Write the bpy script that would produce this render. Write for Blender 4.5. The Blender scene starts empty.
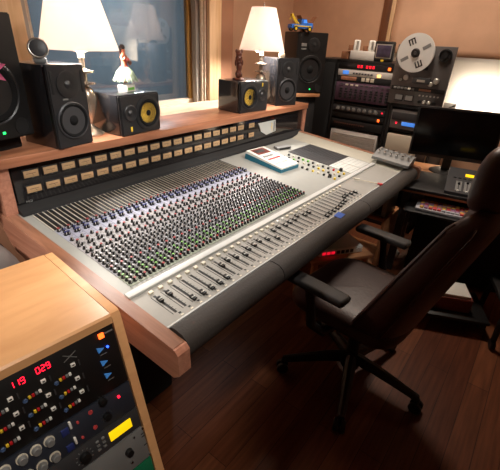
import bpy, bmesh, math, random
from mathutils import Vector, Matrix, Euler
random.seed(7)
C = bpy.context.scene.collection
PI = math.pi
def R(d): return math.radians(d)
def lin(c):
    c = c / 255.0
    return c / 12.92 if c <= .04045 else ((c + .055) / 1.055) ** 2.4
def col(r, g, b): return (lin(r), lin(g), lin(b), 1)

# ------------------------------------------------------------------ materials
def mat(name, c, rough=.5, metal=0, emit=0, ecol=None, coat=0, noise=0, nscale=40, spec=.5, bump=0, trans=0):
    m = bpy.data.materials.new(name); m.use_nodes = True
    nt = m.node_tree; b = nt.nodes['Principled BSDF']
    cc = col(*c)
    b.inputs['Base Color'].default_value = cc
    b.inputs['Roughness'].default_value = rough
    b.inputs['Metallic'].default_value = metal
    b.inputs['Coat Weight'].default_value = coat; b.inputs['Coat Roughness'].default_value = .3 if coat < .5 else .06
    b.inputs['Specular IOR Level'].default_value = spec
    b.inputs['Transmission Weight'].default_value = trans
    if emit:
        b.inputs['Emission Color'].default_value = col(*(ecol or c)); b.inputs['Emission Strength'].default_value = emit
    if noise or bump:
        tc = nt.nodes.new('ShaderNodeTexCoord'); n = nt.nodes.new('ShaderNodeTexNoise')
        n.inputs['Scale'].default_value = nscale; n.inputs['Detail'].default_value = 6
        nt.links.new(tc.outputs['Object'], n.inputs['Vector'])
        if noise:
            r = nt.nodes.new('ShaderNodeValToRGB')
            r.color_ramp.elements[0].color = tuple(x * (1 - noise) for x in cc[:3]) + (1,)
            r.color_ramp.elements[1].color = tuple(min(1, x * (1 + noise)) for x in cc[:3]) + (1,)
            r.color_ramp.elements[0].position = .3; r.color_ramp.elements[1].position = .7
            nt.links.new(n.outputs['Fac'], r.inputs['Fac']); nt.links.new(r.outputs['Color'], b.inputs['Base Color'])
        if bump:
            bp = nt.nodes.new('ShaderNodeBump'); bp.inputs['Strength'].default_value = bump; bp.inputs['Distance'].default_value = .003
            nt.links.new(n.outputs['Fac'], bp.inputs['Height']); nt.links.new(bp.outputs['Normal'], b.inputs['Normal'])
    return m
def wood(name, c1, c2, rough=.4, scale=(2, 30, 30), coat=.1, spec=.5):
    m = mat(name, c1, rough, coat=coat, spec=spec); nt = m.node_tree; b = nt.nodes['Principled BSDF']
    tc = nt.nodes.new('ShaderNodeTexCoord'); mp = nt.nodes.new('ShaderNodeMapping'); n = nt.nodes.new('ShaderNodeTexNoise'); r = nt.nodes.new('ShaderNodeValToRGB')
    mp.inputs['Scale'].default_value = scale; n.inputs['Scale'].default_value = 1.5; n.inputs['Detail'].default_value = 8; n.inputs['Distortion'].default_value = .6
    r.color_ramp.elements[0].color = col(*c2); r.color_ramp.elements[1].color = col(*c1)
    r.color_ramp.elements[0].position = .3; r.color_ramp.elements[1].position = .65
    nt.links.new(tc.outputs['Object'], mp.inputs['Vector']); nt.links.new(mp.outputs['Vector'], n.inputs['Vector'])
    nt.links.new(n.outputs['Fac'], r.inputs['Fac']); nt.links.new(r.outputs['Color'], b.inputs['Base Color'])
    return m
def floor_mat():
    m = mat('floor_laminate', (110, 60, 35), .42, spec=.25); nt = m.node_tree; b = nt.nodes['Principled BSDF']
    tc = nt.nodes.new('ShaderNodeTexCoord'); br = nt.nodes.new('ShaderNodeTexBrick')
    br.inputs['Scale'].default_value = 1; br.inputs['Brick Width'].default_value = 1.1; br.inputs['Row Height'].default_value = .095
    br.inputs['Mortar Size'].default_value = .0012; br.inputs['Color1'].default_value = col(98, 52, 32); br.inputs['Color2'].default_value = col(130, 78, 50)
    br.inputs['Mortar'].default_value = col(50, 25, 16); br.offset = .37
    mp = nt.nodes.new('ShaderNodeMapping'); mp.inputs['Scale'].default_value = (3, 40, 1)
    n = nt.nodes.new('ShaderNodeTexNoise'); n.inputs['Scale'].default_value = 1.4; n.inputs['Detail'].default_value = 8
    mx = nt.nodes.new('ShaderNodeMix'); mx.data_type = 'RGBA'; mx.blend_type = 'MULTIPLY'; mx.inputs[0].default_value = .7
    r = nt.nodes.new('ShaderNodeValToRGB'); r.color_ramp.elements[0].color = (.35, .33, .3, 1); r.color_ramp.elements[0].position = .3; r.color_ramp.elements[1].position = .7
    nt.links.new(tc.outputs['Object'], br.inputs['Vector']); nt.links.new(tc.outputs['Object'], mp.inputs['Vector']); nt.links.new(mp.outputs['Vector'], n.inputs['Vector'])
    nt.links.new(n.outputs['Fac'], r.inputs['Fac']); nt.links.new(br.outputs['Color'], mx.inputs[6]); nt.links.new(r.outputs['Color'], mx.inputs[7])
    nt.links.new(mx.outputs[2], b.inputs['Base Color'])
    return m
def glass_mat(name, refl=.1):
    m = bpy.data.materials.new(name); m.use_nodes = True; nt = m.node_tree; nt.nodes.clear()
    o = nt.nodes.new('ShaderNodeOutputMaterial'); mx = nt.nodes.new('ShaderNodeMixShader'); t = nt.nodes.new('ShaderNodeBsdfTransparent'); g = nt.nodes.new('ShaderNodeBsdfGlossy')
    fr = nt.nodes.new('ShaderNodeFresnel'); ge = nt.nodes.new('ShaderNodeNewGeometry'); mi_ = nt.nodes.new('ShaderNodeMath'); mi_.operation = 'MULTIPLY_ADD'; mi_.inputs[1].default_value = 1 / 1.5 - 1.5; mi_.inputs[2].default_value = 1.5
    nt.links.new(ge.outputs['Backfacing'], mi_.inputs[0]); nt.links.new(mi_.outputs[0], fr.inputs['IOR'])
    t.inputs['Color'].default_value = (.94, .96, .97, 1); g.inputs['Roughness'].default_value = .01
    ml = nt.nodes.new('ShaderNodeMath'); ml.operation = 'MULTIPLY_ADD'; ml.inputs[1].default_value = 1.0; ml.inputs[2].default_value = refl
    nt.links.new(fr.outputs[0], ml.inputs[0]); nt.links.new(ml.outputs[0], mx.inputs[0]); nt.links.new(t.outputs[0], mx.inputs[1]); nt.links.new(g.outputs[0], mx.inputs[2]); nt.links.new(mx.outputs[0], o.inputs[0])
    return m
def translucent_mat(name, c, k=.6):
    m = bpy.data.materials.new(name); m.use_nodes = True; nt = m.node_tree; nt.nodes.clear()
    o = nt.nodes.new('ShaderNodeOutputMaterial'); mx = nt.nodes.new('ShaderNodeMixShader'); t = nt.nodes.new('ShaderNodeBsdfTranslucent'); d = nt.nodes.new('ShaderNodeBsdfDiffuse')
    t.inputs['Color'].default_value = col(*c); d.inputs['Color'].default_value = col(*c); mx.inputs[0].default_value = k
    nt.links.new(d.outputs[0], mx.inputs[1]); nt.links.new(t.outputs[0], mx.inputs[2]); nt.links.new(mx.outputs[0], o.inputs[0])
    return m
M = {}
M['floor'] = floor_mat()
M['wall'] = mat('wall_paint_tan', (208, 164, 132), .8, noise=.06, nscale=6)
M['wall_dark'] = mat('wall_paint_brown', (150, 105, 78), .8, noise=.06, nscale=6)
M['ceil'] = mat('ceiling_paint', (170, 140, 115), .9)
M['paper'] = mat('kraft_paper_blind', (216, 172, 140), .75, noise=.07, nscale=5, bump=.3)
M['blue_room'] = mat('blue_room_paint', (136, 148, 156), .8)
M['pine'] = wood('pine_trim', (225, 190, 150), (205, 165, 120), .45, (25, 25, 2))
M['pine_h'] = wood('pine_trim_level', (235, 215, 190), (220, 190, 160), .45, (2, 25, 25))
M['ochre_trim'] = wood('ochre_trim', (196, 150, 80), (170, 125, 60), .5, (25, 25, 2))
M['grey_trim'] = mat('grey_trim', (165, 155, 145), .6)
M['dark_wood'] = wood('dark_brown_trim', (120, 72, 42), (90, 52, 30), .5, (20, 20, 2))
M['shelf_wood'] = wood('shelf_oak', (176, 118, 86), (146, 92, 64), .38, (2, 30, 30), .2)
M['rail_shaded'] = wood('console_oak_shaded', (150, 104, 80), (124, 82, 60), .45, (40, 2.5, 40), .1)  # same oak, darker: weak grazing light on the rail put into the colour
M['rail_wood'] = wood('console_oak', (200, 142, 116), (172, 112, 88), .42, (40, 2.5, 40), .1)
M['rack_wood'] = wood('rack_maple', (222, 168, 116), (210, 154, 104), .36, (3, 18, 18), .25)
M['table_wood'] = wood('table_wood', (205, 150, 105), (180, 122, 80), .45, (3, 20, 20))
M['black'] = mat('black_plastic', (18, 17, 17), .45)
M['black_m'] = mat('black_matte', (14, 13, 13), .8)
M['black_gloss'] = mat('smoked_glass', (32, 29, 29), .10, spec=.6)
M['spk'] = mat('speaker_cabinet_black', (34, 34, 36), .42, bump=.12, nscale=300)
M['spk_side'] = mat('speaker_vinyl', (40, 40, 43), .2, coat=.7)
M['cone'] = mat('speaker_cone_black', (18, 18, 19), .8, spec=.2)
M['rubber'] = mat('rubber_surround', (32, 32, 33), .4)
M['yellow_cone'] = mat('yellow_woven_cone', (250, 200, 78), .5, noise=.12, nscale=300)
M['yellow'] = mat('yellow_mark', (235, 200, 60), .5)
M['alu'] = mat('brushed_aluminium', (205, 203, 196), .3, .85)
M['strip_alu'] = mat('aluminium_trim', (196, 196, 192), .5, .2)
M['reel_silver'] = mat('reel_silver', (222, 222, 218), .35, .25)
M['chrome'] = mat('chrome', (210, 210, 210), .12, 1)
M['pewter'] = mat('lamp_metal', (176, 160, 142), .22, .7)
M['panel'] = mat('console_panel_grey', (150, 150, 144), .5, .1, noise=.03, nscale=20)
M['panel_in'] = mat('console_cheek_grey', (158, 153, 138), .55)
M['fader_panel'] = mat('fader_panel_grey', (150, 147, 140), .5, .15, noise=.04, nscale=30)
M['strip'] = mat('channel_strip_grey', (148, 148, 152), .5)
M['legend'] = mat('legend_plate_white', (190, 190, 184), .5)
M['cap_red'] = mat('knob_cap_red', (150, 62, 62), .4); M['cap_grey'] = mat('knob_cap_grey', (142, 142, 144), .35); M['cap_green'] = mat('knob_cap_green', (110, 160, 84), .4)
M['strip_blue'] = mat('channel_strip_blue_band', (148, 150, 166), .5)
M['strip_pink'] = mat('channel_strip_pink_band', (152, 149, 150), .5)
M['strip_green'] = mat('channel_strip_green_band', (146, 152, 136), .5)
M['white'] = mat('white_plastic', (232, 230, 222), .45)
M['cream'] = mat('cream_plastic', (214, 205, 185), .5)
M['vu'] = mat('vu_meter_face', (184, 150, 110), .5, noise=.08, nscale=60)
M['red'] = mat('red_plastic', (190, 30, 34), .4)
M['blue'] = mat('blue_plastic', (34, 60, 150), .4)
M['navy'] = mat('navy_knob', (40, 50, 104), .4)
M['green'] = mat('green_plastic', (96, 170, 60), .45)
M['teal'] = mat('teal_plastic', (18, 104, 128), .4)
M['grey'] = mat('grey_metal', (128, 128, 126), .45, .2)
M['grey_light'] = mat('light_grey_metal', (214, 210, 203), .5, .1)
M['grey_dark'] = mat('dark_grey_metal', (62, 62, 64), .45, .2)
M['vinyl'] = mat('black_armrest_vinyl', (56, 50, 46), .75, bump=.35, nscale=120)
M['leather'] = mat('brown_black_leather', (58, 34, 30), .42, bump=.25, nscale=90)
M['arm_pad'] = mat('armrest_plastic', (44, 40, 38), .62)
M['leather_in'] = mat('brown_leather_panel', (52, 38, 34), .45, bump=.25, nscale=90)
M['shade'] = translucent_mat('lampshade_linen', (255, 247, 241), .6)
M['bulb'] = mat('lamp_bulb', (255, 220, 170), .4, emit=20, ecol=(255, 205, 150))
M['led_red'] = mat('led_red', (255, 30, 50), .4, emit=3.0, ecol=(255, 24, 52))
M['led_red_dim'] = mat('led_red_dim', (255, 30, 50), .4, emit=.7, ecol=(255, 24, 52))
M['led_green'] = mat('led_green', (40, 255, 110), .4, emit=3, ecol=(40, 255, 110))
M['led_blue'] = mat('led_blue', (40, 90, 255), .4, emit=5, ecol=(40, 80, 255))
M['led_orange'] = mat('led_orange', (255, 110, 40), .4, emit=3, ecol=(255, 92, 30))
M['led_amber'] = mat('led_amber', (255, 190, 110), .4, emit=3, ecol=(255, 180, 100))
M['lcd_yellow'] = mat('lcd_yellow', (240, 200, 20), .4, emit=.9, ecol=(250, 205, 10))
M['lcd_blue'] = mat('lcd_blue', (70, 130, 220), .4, emit=.8, ecol=(70, 130, 220))
M['tri_blue'] = mat('blue_backlit_button', (70, 130, 190), .4, emit=.25, ecol=(60, 130, 210))
M['purple'] = mat('purple_module_panel', (92, 66, 84), .5, .2)
M['green_panel'] = mat('green_panel', (24, 110, 74), .45)
M['preamp'] = mat('slate_preamp_panel', (44, 48, 58), .45, .1)
M['screen'] = mat('monitor_screen_black', (6, 6, 8), .18)
M['deck'] = mat('tape_deck_panel', (104, 100, 98), .4, .5)
M['picture'] = mat('framed_print', (60, 52, 72), .4, noise=.5, nscale=30)
M['skin'] = mat('figurine_skin', (176, 104, 74), .55)
M['hair'] = mat('figurine_hair', (42, 24, 20), .5)
M['grass'] = mat('figurine_grass_skirt', (150, 166, 142), .7, noise=.2, nscale=80)
M['tiki'] = mat('carved_dark_wood', (92, 48, 34), .28, noise=.3, nscale=40)
M['truck_blue'] = mat('toy_truck_blue', (40, 100, 190), .35)
M['tin_yellow'] = mat('toy_yellow', (230, 195, 50), .4)
M['card'] = mat('brown_cardboard', (140, 92, 62), .8)
M['shell'] = mat('shell_cream', (225, 200, 170), .5, noise=.15, nscale=40)
M['pink'] = mat('pink_ribbon', (240, 120, 170), .5)
M['leaf'] = mat('leaf_green', (110, 145, 110), .5, noise=.3, nscale=60)
M['bag'] = mat('grey_fabric', (120, 112, 108), .85, bump=.4, nscale=150)
M['tape_blue'] = mat('blue_masking_tape', (52, 92, 180), .7)
M['book_red'] = mat('red_brown_cover', (120, 58, 48), .6)
M['window_day'] = mat('daylight_pane', (255, 255, 255), .5, emit=7, ecol=(255, 250, 244))
M['blind'] = translucent_mat('window_blind_paper', (252, 236, 214), .7)
M['glass'] = glass_mat('studio_glass', .07)
M['hex'] = mat('hex_button_blue', (70, 92, 130), .4)
M['key_red'] = mat('keycap_red', (196, 70, 70), .5)
M['key_yel'] = mat('keycap_yellow', (222, 176, 80), .5)
M['key_pur'] = mat('keycap_mauve', (160, 110, 140), .5)
M['key_gry'] = mat('keycap_grey', (170, 168, 172), .5)

# ------------------------------------------------------------------ geometry collector
class MB:
    def __init__(s): s.v = []; s.f = []; s.m = []; s.T = Matrix(); s.mi = 0
    def raw(s, vs, fs, mi=None):
        o = len(s.v); s.v += [tuple(s.T @ Vector(p)) for p in vs]
        for f in fs: s.f.append([i + o for i in f]); s.m.append(s.mi if mi is None else mi)
        return s
    def bm(s, b, X=None, mi=None):
        if X is None: X = Matrix()
        b.verts.ensure_lookup_table(); b.verts.index_update()
        vs = [X @ v.co for v in b.verts]; fs = [[v.index for v in f.verts] for f in b.faces]; b.free()
        return s.raw(vs, fs, mi)
    def box(s, c, d, bev=0, rot=None, mi=None, seg=2):
        b = bmesh.new(); bmesh.ops.create_cube(b, size=1)
        for v in b.verts: v.co = Vector((v.co.x * d[0], v.co.y * d[1], v.co.z * d[2]))
        if bev: bmesh.ops.bevel(b, geom=b.edges[:] + b.verts[:], offset=min(bev, min(d) * .49), segments=seg, profile=.5, affect='EDGES')
        X = Matrix.Translation(c)
        if rot is not None: X = X @ Euler(rot).to_matrix().to_4x4()
        return s.bm(b, X, mi)
    def lathe(s, prof, c=(0, 0, 0), axis=(0, 0, 1), seg=24, mi=None):
        vs = []; fs = []; n = len(prof)
        for k in range(seg):
            a = 2 * PI * k / seg
            for r, h in prof: vs.append(Vector((r * math.cos(a), r * math.sin(a), h)))
        for k in range(seg):
            k2 = (k + 1) % seg
            for i in range(n - 1): fs.append([k * n + i, k2 * n + i, k2 * n + i + 1, k * n + i + 1])
        ring = prof[0] == prof[-1]
        if prof[0][0] > 1e-6 and not ring: fs.append([k * n for k in range(seg)][::-1])
        if prof[-1][0] > 1e-6 and not ring: fs.append([k * n + n - 1 for k in range(seg)])
        q = Vector((0, 0, 1)).rotation_difference(Vector(axis).normalized()).to_matrix().to_4x4()
        X = Matrix.Translation(c) @ q
        return s.raw([X @ v for v in vs], fs, mi)
    def cyl(s, p0, p1, r0, r1=None, seg=16, mi=None, bev=0):
        p0 = Vector(p0); p1 = Vector(p1); r1 = r0 if r1 is None else r1; h = (p1 - p0).length
        pr = [(r0, 0), (r1, h)] if not bev else [(r0, 0), (r1, h - bev), (r1 - bev, h)]
        return s.lathe(pr, p0, p1 - p0, seg, mi)
    def sphere(s, c, r, seg=16, mi=None, rot=None):
        if not hasattr(r, '__len__'): r = (r, r, r)
        b = bmesh.new(); bmesh.ops.create_uvsphere(b, u_segments=seg, v_segments=max(6, seg // 2), radius=1)
        for v in b.verts: v.co = Vector((v.co.x * r[0], v.co.y * r[1], v.co.z * r[2]))
        X = Matrix.Translation(c)
        if rot is not None: X = X @ Euler(rot).to_matrix().to_4x4()
        return s.bm(b, X, mi)
    def prism(s, poly, d0, d1, ax='x', mi=None):
        def P(a, b, d): return {'x': (d, a, b), 'y': (a, d, b), 'z': (a, b, d)}[ax]
        n = len(poly); vs = [P(a, b, d0) for a, b in poly] + [P(a, b, d1) for a, b in poly]
        fs = [list(range(n))[::-1], list(range(n, 2 * n))] + [[i, (i + 1) % n, n + (i + 1) % n, n + i] for i in range(n)]
        b = bmesh.new(); bv = [b.verts.new(v) for v in vs]
        for f in fs: b.faces.new([bv[i] for i in f])
        bmesh.ops.recalc_face_normals(b, faces=b.faces[:])
        return s.bm(b, None, mi)
    def tube(s, pts, r, seg=8, mi=None):
        pts = [Vector(p) for p in pts]; rr = r if hasattr(r, '__len__') else [r] * len(pts); vs = []; fs = []
        up = Vector((0, 0, 1))
        for i, p in enumerate(pts):
            t = (pts[min(i + 1, len(pts) - 1)] - pts[max(i - 1, 0)]).normalized()
            a = t.cross(up if abs(t.z) < .95 else Vector((1, 0, 0))).normalized(); b = t.cross(a)
            for k in range(seg):
                an = 2 * PI * k / seg; vs.append(p + a * (rr[i] * math.cos(an)) + b * (rr[i] * math.sin(an)))
        for i in range(len(pts) - 1):
            for k in range(seg): fs.append([i * seg + k, i * seg + (k + 1) % seg, (i + 1) * seg + (k + 1) % seg, (i + 1) * seg + k])
        fs.append(list(range(seg))); fs.append([(len(pts) - 1) * seg + k for k in range(seg)][::-1])
        return s.raw(vs, fs, mi)
    def grid(s, fn, nu, nv, mi=None, closed_u=False):
        vs = [fn(i / nu, j / nv) for j in range(nv + 1) for i in range(nu + 1)]
        fs = [[j * (nu + 1) + i, j * (nu + 1) + i + 1, (j + 1) * (nu + 1) + i + 1, (j + 1) * (nu + 1) + i] for j in range(nv) for i in range(nu)]
        return s.raw(vs, fs, mi)
    def mesh(s, name, mats, smooth=35):
        me = bpy.data.meshes.new(name); me.from_pydata(s.v, [], s.f)
        for m in (mats if isinstance(mats, (list, tuple)) else [mats]): me.materials.append(M[m] if isinstance(m, str) else m)
        me.polygons.foreach_set('material_index', s.m)
        b = bmesh.new(); b.from_mesh(me); bmesh.ops.recalc_face_normals(b, faces=b.faces[:]); b.to_mesh(me); b.free()
        if smooth:
            me.polygons.foreach_set('use_smooth', [True] * len(me.polygons)); me.set_sharp_from_angle(angle=R(smooth))
        me.update(); return me
def put(name, me, parent=None, loc=(0, 0, 0), rot=(0, 0, 0), label=None):
    o = bpy.data.objects.new(name, me); C.objects.link(o); o.parent = parent; o.location = loc; o.rotation_euler = rot
    if label: o['label'] = label
    return o
def part(name, mb, mats, parent, smooth=35, label=None):          # mesh authored in the parent's own frame
    return put(name, mb.mesh(name, mats, smooth), parent, label=label)
def tag(o, label, cat, group=None, kind=None):
    if label: o['label'] = label
    if cat: o['category'] = cat
    if group: o['group'] = group
    if kind: o['kind'] = kind
    return o
def thing(name, label, cat, loc=(0, 0, 0), rz=0, group=None):
    o = bpy.data.objects.new(name, None); C.objects.link(o); o.empty_display_size = .05
    o.location = loc; o.rotation_euler = (0, 0, rz); return tag(o, label, cat, group)
def struct(name, mb, mats, label=None, parent=None):
    o = put(name, mb.mesh(name, mats, 30), parent)
    if parent is None:
        o['kind'] = 'structure'
        if label: o['label'] = label
    return o
def text_mesh(txt, size, mname, ext=.0006):
    cu = bpy.data.curves.new('t', 'FONT'); cu.body = txt; cu.size = size; cu.extrude = ext; cu.align_x = 'CENTER'; cu.align_y = 'CENTER'
    ob = bpy.data.objects.new('t', cu); C.objects.link(ob)
    me = bpy.data.meshes.new_from_object(ob.evaluated_get(bpy.context.evaluated_depsgraph_get()))
    bpy.data.objects.remove(ob); bpy.data.curves.remove(cu)
    me.materials.clear(); me.materials.append(M[mname]); return me

# ------------------------------------------------------------------ camera
cam = bpy.data.cameras.new('camera'); co = bpy.data.objects.new('camera', cam); C.objects.link(co); bpy.context.scene.camera = co
cam.sensor_fit = 'HORIZONTAL'; cam.sensor_width = 36; cam.lens = 378.42 / 500 * 36; cam.clip_start = .02
yaw, pit, rol = R(53.52), R(27.522), R(2.939)
fw = Vector((math.sin(yaw) * math.cos(pit), math.cos(yaw) * math.cos(pit), -math.sin(pit)))
ri = Vector((math.cos(yaw), -math.sin(yaw), 0)); up = ri.cross(fw)
ri, up = ri * math.cos(rol) + up * math.sin(rol), -ri * math.sin(rol) + up * math.cos(rol)
co.matrix_world = Matrix(((ri.x, up.x, -fw.x, 0), (ri.y, up.y, -fw.y, 0), (ri.z, up.z, -fw.z, 1.5), (0, 0, 0, 1)))

# ------------------------------------------------------------------ room
X0, X1, Y0, Y1, H = -1.6, 4.1, -2.3, 2.6, 2.7
WY, WD, WX = 2.2, 2.42, 2.61            # window wall: front face, depth of its recess, right end
b = MB(); b.box(((X0 + X1) / 2, .6, -.05), (X1 - X0 + .4, 6.6, .1)); struct('floor', b, 'floor')
b = MB(); b.box(((X0 + X1) / 2, .6, H + .05), (X1 - X0 + .4, 6.6, .1)); struct('ceiling', b, 'ceil')
b = MB(); b.box((X0 - .05, .35, H / 2), (.1, 5.4, H)); struct('wall_side', b, 'wall_dark')
b = MB(); b.box((1.25, Y0 - .05, H / 2), (5.9, .1, H)); struct('wall_front', b, 'wall_dark')
# right wall with a window opening y -1.2..1.42, z .85..2.3
wy0, wy1, wz0, wz1 = -1.3, 1.47, .82, 2.35
b = MB(); xc = X1 + .06
b.box((xc, (wy1 + Y1) / 2, H / 2), (.12, Y1 - wy1, H)); b.box((xc, (Y0 + wy0) / 2, H / 2), (.12, wy0 - Y0, H))
b.box((xc, (wy0 + wy1) / 2, wz0 / 2), (.12, wy1 - wy0, wz0)); b.box((xc, (wy0 + wy1) / 2, (H + wz1) / 2), (.12, wy1 - wy0, H - wz1)); struct('wall_right', b, 'wall')
b = MB(); b.box(((WX + X1) / 2, Y1 + .05, H / 2), (X1 - WX + .1, .1, H)); struct('wall_back', b, 'wall')
# window wall (thick, with a deep recess): opening x .2..1.97, z 1.065..2.35
ox0, ox1, oz0, oz1 = .99, 2.31, .99, 2.45
b = MB()
b.box(((X0 + ox0) / 2, (WY + Y1) / 2, H / 2), (ox0 - X0, Y1 - WY, H))
b.box(((ox1 + WX) / 2, (WY + 2.40) / 2, H / 2), (WX - ox1, 2.40 - WY, H)); b.box((2.57, 2.5, H / 2), (.08, .20, H))
b.box(((ox0 + ox1) / 2, (WY + Y1) / 2, oz0 / 2), (ox1 - ox0, Y1 - WY, oz0))
b.box(((ox0 + ox1) / 2, (WY + Y1) / 2, (H + oz1) / 2), (ox1 - ox0, Y1 - WY, H - oz1))
struct('wall_left', b, 'wall_dark')
# window frame inside the recess
w = MB()
for x, dx, y, m in ((1.02, .06, 2.37, 0), (1.075, .06, 2.40, 1), (1.115, .03, 2.42, 2)): w.box((x, y, 1.72), (dx, .08, 1.46), .004, mi=m)
NS = 9
for k in range(NS):                                                # stepped boards of the splayed right jamb
    f0, f1 = k / NS, (k + 1) / NS - .012; ax = lambda f: ox1; ay = lambda f: WY + .01 + (2.395 - WY - .01) * f; o_ = .012 + .010 * (k % 2) + (.02 if k in (3, 7) else 0)
    w.prism([(ax(f0), ay(f0)), (ax(f1), ay(f1)), (ax(f1) - o_, ay(f1)), (ax(f0) - o_, ay(f0))], .99, 2.45, 'z', mi=(2, 2, 1, 1, 2, 1, 1, 4, 3)[k])
w.box((1.69, 2.38, 1.015), (1.24, .06, .05), .004, mi=2); w.box((1.69, 2.38, 2.42), (1.24, .06, .06), .004, mi=2); w.box((1.69, 2.30, 1.0), (1.24, .2, .02), mi=2)
fr = struct('window_1', w, ['pine', 'grey_trim', 'pine_h', 'dark_wood', 'ochre_trim'], 'deep studio window with wooden frame behind the shelf')
g = MB(); g.T = Matrix.Translation((1.71, 2.375, 1.72)) @ Matrix.Rotation(R(1.2), 4, 'X'); g.box((0, 0, 0), (1.19, .006, 1.40)); struct('pane', g, 'glass', parent=fr)
g = MB(); g.T = Matrix.Translation((1.76, 2.55, 1.72)) @ Matrix.Rotation(R(-1.5), 4, 'X'); g.box((0, 0, 0), (1.50, .006, 1.44)); struct('pane', g, 'glass', parent=fr)
w = MB(); w.box((1.66, WY - .014, .985), (1.56, .03, .11), .004); struct('trim_1', w, 'pine_h', 'pale wooden window sill above the shelf')
w = MB(); w.box((2.375, WY - .014, 1.77), (.13, .03, 1.46), .004); struct('trim_2', w, 'pine', 'pale wooden window casing right of the studio glass')
w = MB(); w.box((.94, WY - .014, 1.77), (.12, .03, 1.46), .004); struct('trim_3', w, 'pine', 'wooden window casing left of the studio glass')
# adjoining room behind the glass
b = MB(); b.box((2.1, 5.05, 1.35), (7.4, .1, 2.7)); b.box((-1.55, 3.85, 1.35), (.1, 2.4, 2.7)); b.box((5.75, 3.85, 1.35), (.1, 2.4, 2.7)); b.box((2.1, 3.85, 2.72), (7.4, 2.4, .06)); b.box((2.1, 3.85, .03), (7.4, 2.4, .06)); b.box((4.3, 2.74, 1.35), (2.98, .06, 2.7)); struct('wall_rear', b, 'blue_room')
# right window: frame, daylight pane, paper blinds
w = MB()
w.box((X1 - .012, 1.535, 1.6), (.03, .085, 1.75), .003, mi=0); w.box((X1 - .02, 1.475, 1.6), (.045, .035, 1.75), .003, mi=1)
w.box((X1 + .06, (wy0 + wy1) / 2, wz0 + .02), (.12, wy1 - wy0, .04), mi=1)
wf = struct('window_2', w, ['dark_wood', 'pine'], 'window in the right wall covered with paper blinds')
g = MB(); g.box((X1 + .115, -.06, 1.03), (.01, 1.62, .44)); struct('pane', g, 'window_day', parent=wf)
def bl(u, v):
    y = 1.455 - u * 2.7; z = 1.43 + v * .95
    return (X1 - .02 + .006 * math.sin(9 * u + 3 * v) + .004 * math.sin(21 * v + 5 * u), y, z + .012 * u * (1 - v) * 0)
g = MB(); g.grid(bl, 40, 16); o = put('roller_blind', g.mesh('roller_blind', 'paper', 60)); s_ = o.modifiers.new('s', 'SOLIDIFY'); s_.thickness = .002
tag(o, 'tan kraft paper blind hanging over the top of the right window', 'blind')
g = MB(); g.grid(lambda u, v: (X1 + .015 + .002 * math.sin(14 * u), 1.45 - u * 2.7, .87 + v * .58), 30, 6); o = put('window_blind', g.mesh('window_blind', 'blind', 60)); tag(o, 'white translucent blind glowing with daylight behind the monitor', 'blind')

# ------------------------------------------------------------------ mixing console
TI = R(4.9); ct = math.cos(TI); L0 = Vector((1.6, 1.08, 0))
con = thing('mixing_console', 'large analog mixing console with oak sides and hundreds of knobs', 'mixing console', L0)
W2L = Matrix.Translation(-L0); PT = W2L @ Matrix.Translation((0, 0, .7)) @ Matrix.Rotation(TI, 4, 'X')   # tilted panel frame (x, s, h)
def zp(y): return .7 + y * math.tan(TI)
def P(mb): mb.T = PT; return mb
def Wd(mb): mb.T = W2L; return mb
def S(y): return y / ct
b = P(MB()); b.box((1.525, S(1.21), -.012), (1.99, S(.72), .024)); part('main_panel', b, 'panel', con)
# pedestals, belly and back
b = Wd(MB())
b.prism([(.70, .69), (1.55, .70), (1.62, .72), (1.62, .80), (1.54, zp(1.54) - .03), (.70, zp(.70) - .03)], .535, 2.655)
b.box((.75, 1.28, .345), (.16, .5, .69), .01); b.box((2.42, 1.28, .345), (.16, .5, .69), .01)
part('base_frame', b, 'black_m', con)
# oak side panels
def side_poly(dz, bot):
    top = [(.578, zp(.578) + dz - .012), (.59, zp(.59) + dz), (1.60, zp(1.6) + dz)]
    return top + [(1.615, zp(1.6) - .02)] + bot + ([(.60, .648), (.576, .668)] if dz < .01 else [(.60, .69), (.576, .70)])
b = Wd(MB()); b.prism(side_poly(.003, [(1.60, .775), (1.575, .735), (1.53, .698), (1.44, .684), (1.1, .668)]), .488, .532); b.box((.51 - 0, 1.095, zp(1.095) + .0035), (.043, 1.0, .002), 0, (TI, 0, 0), 1); part('side_panel', b, ['rail_wood', 'rail_shaded'], con)
b = Wd(MB()); b.prism(side_poly(.026, [(1.60, .72), (1.1, .70), (.76, .695)]), 2.66, 2.70); part('side_panel', b, 'rail_shaded', con)
b = P(MB()); b.prism([(2.50, -.02), (2.52, .0), (2.655, .024), (2.66, .024), (2.66, -.02)], S(.665), S(1.56), 'y'); part('cheek', b, 'panel_in', con)
# fader panel, trim bar
b = P(MB()); b.box((1.525, S(.75), -.012), (1.99, S(.175), .024), mi=0)
NF = 35; FX = [.596 + .0395 * i for i in range(NF)]
for i, x in enumerate(FX):
    b.box((x, S(.7515), .0003), (.0086, .102, .001), mi=1)
    b.box((x - .0125, S(.751), .0003), (.0016, .104, .0008), mi=1); b.box((x + .006, S(.692), .0004), (.008, .006, .001), mi=1); b.box((x + .006, S(.681), .0004), (.010, .005, .001), mi=2)
    for k in range(6): b.box((x + .0075, S(.712 + k * .014), .0003), (.005, .001, .0006), mi=1)
part('fader_panel', b, ['fader_panel', 'black', 'cream'], con)
b = P(MB()); b.box((1.525, S(.850), .004), (1.99, .026, .014), .003); part('trim_bar', b, 'strip_alu', con)
b = P(MB()); b.box((1.525, S(.666), .002), (1.99, .006, .010), .002); part('trim_bar', b, 'strip_alu', con)
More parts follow.
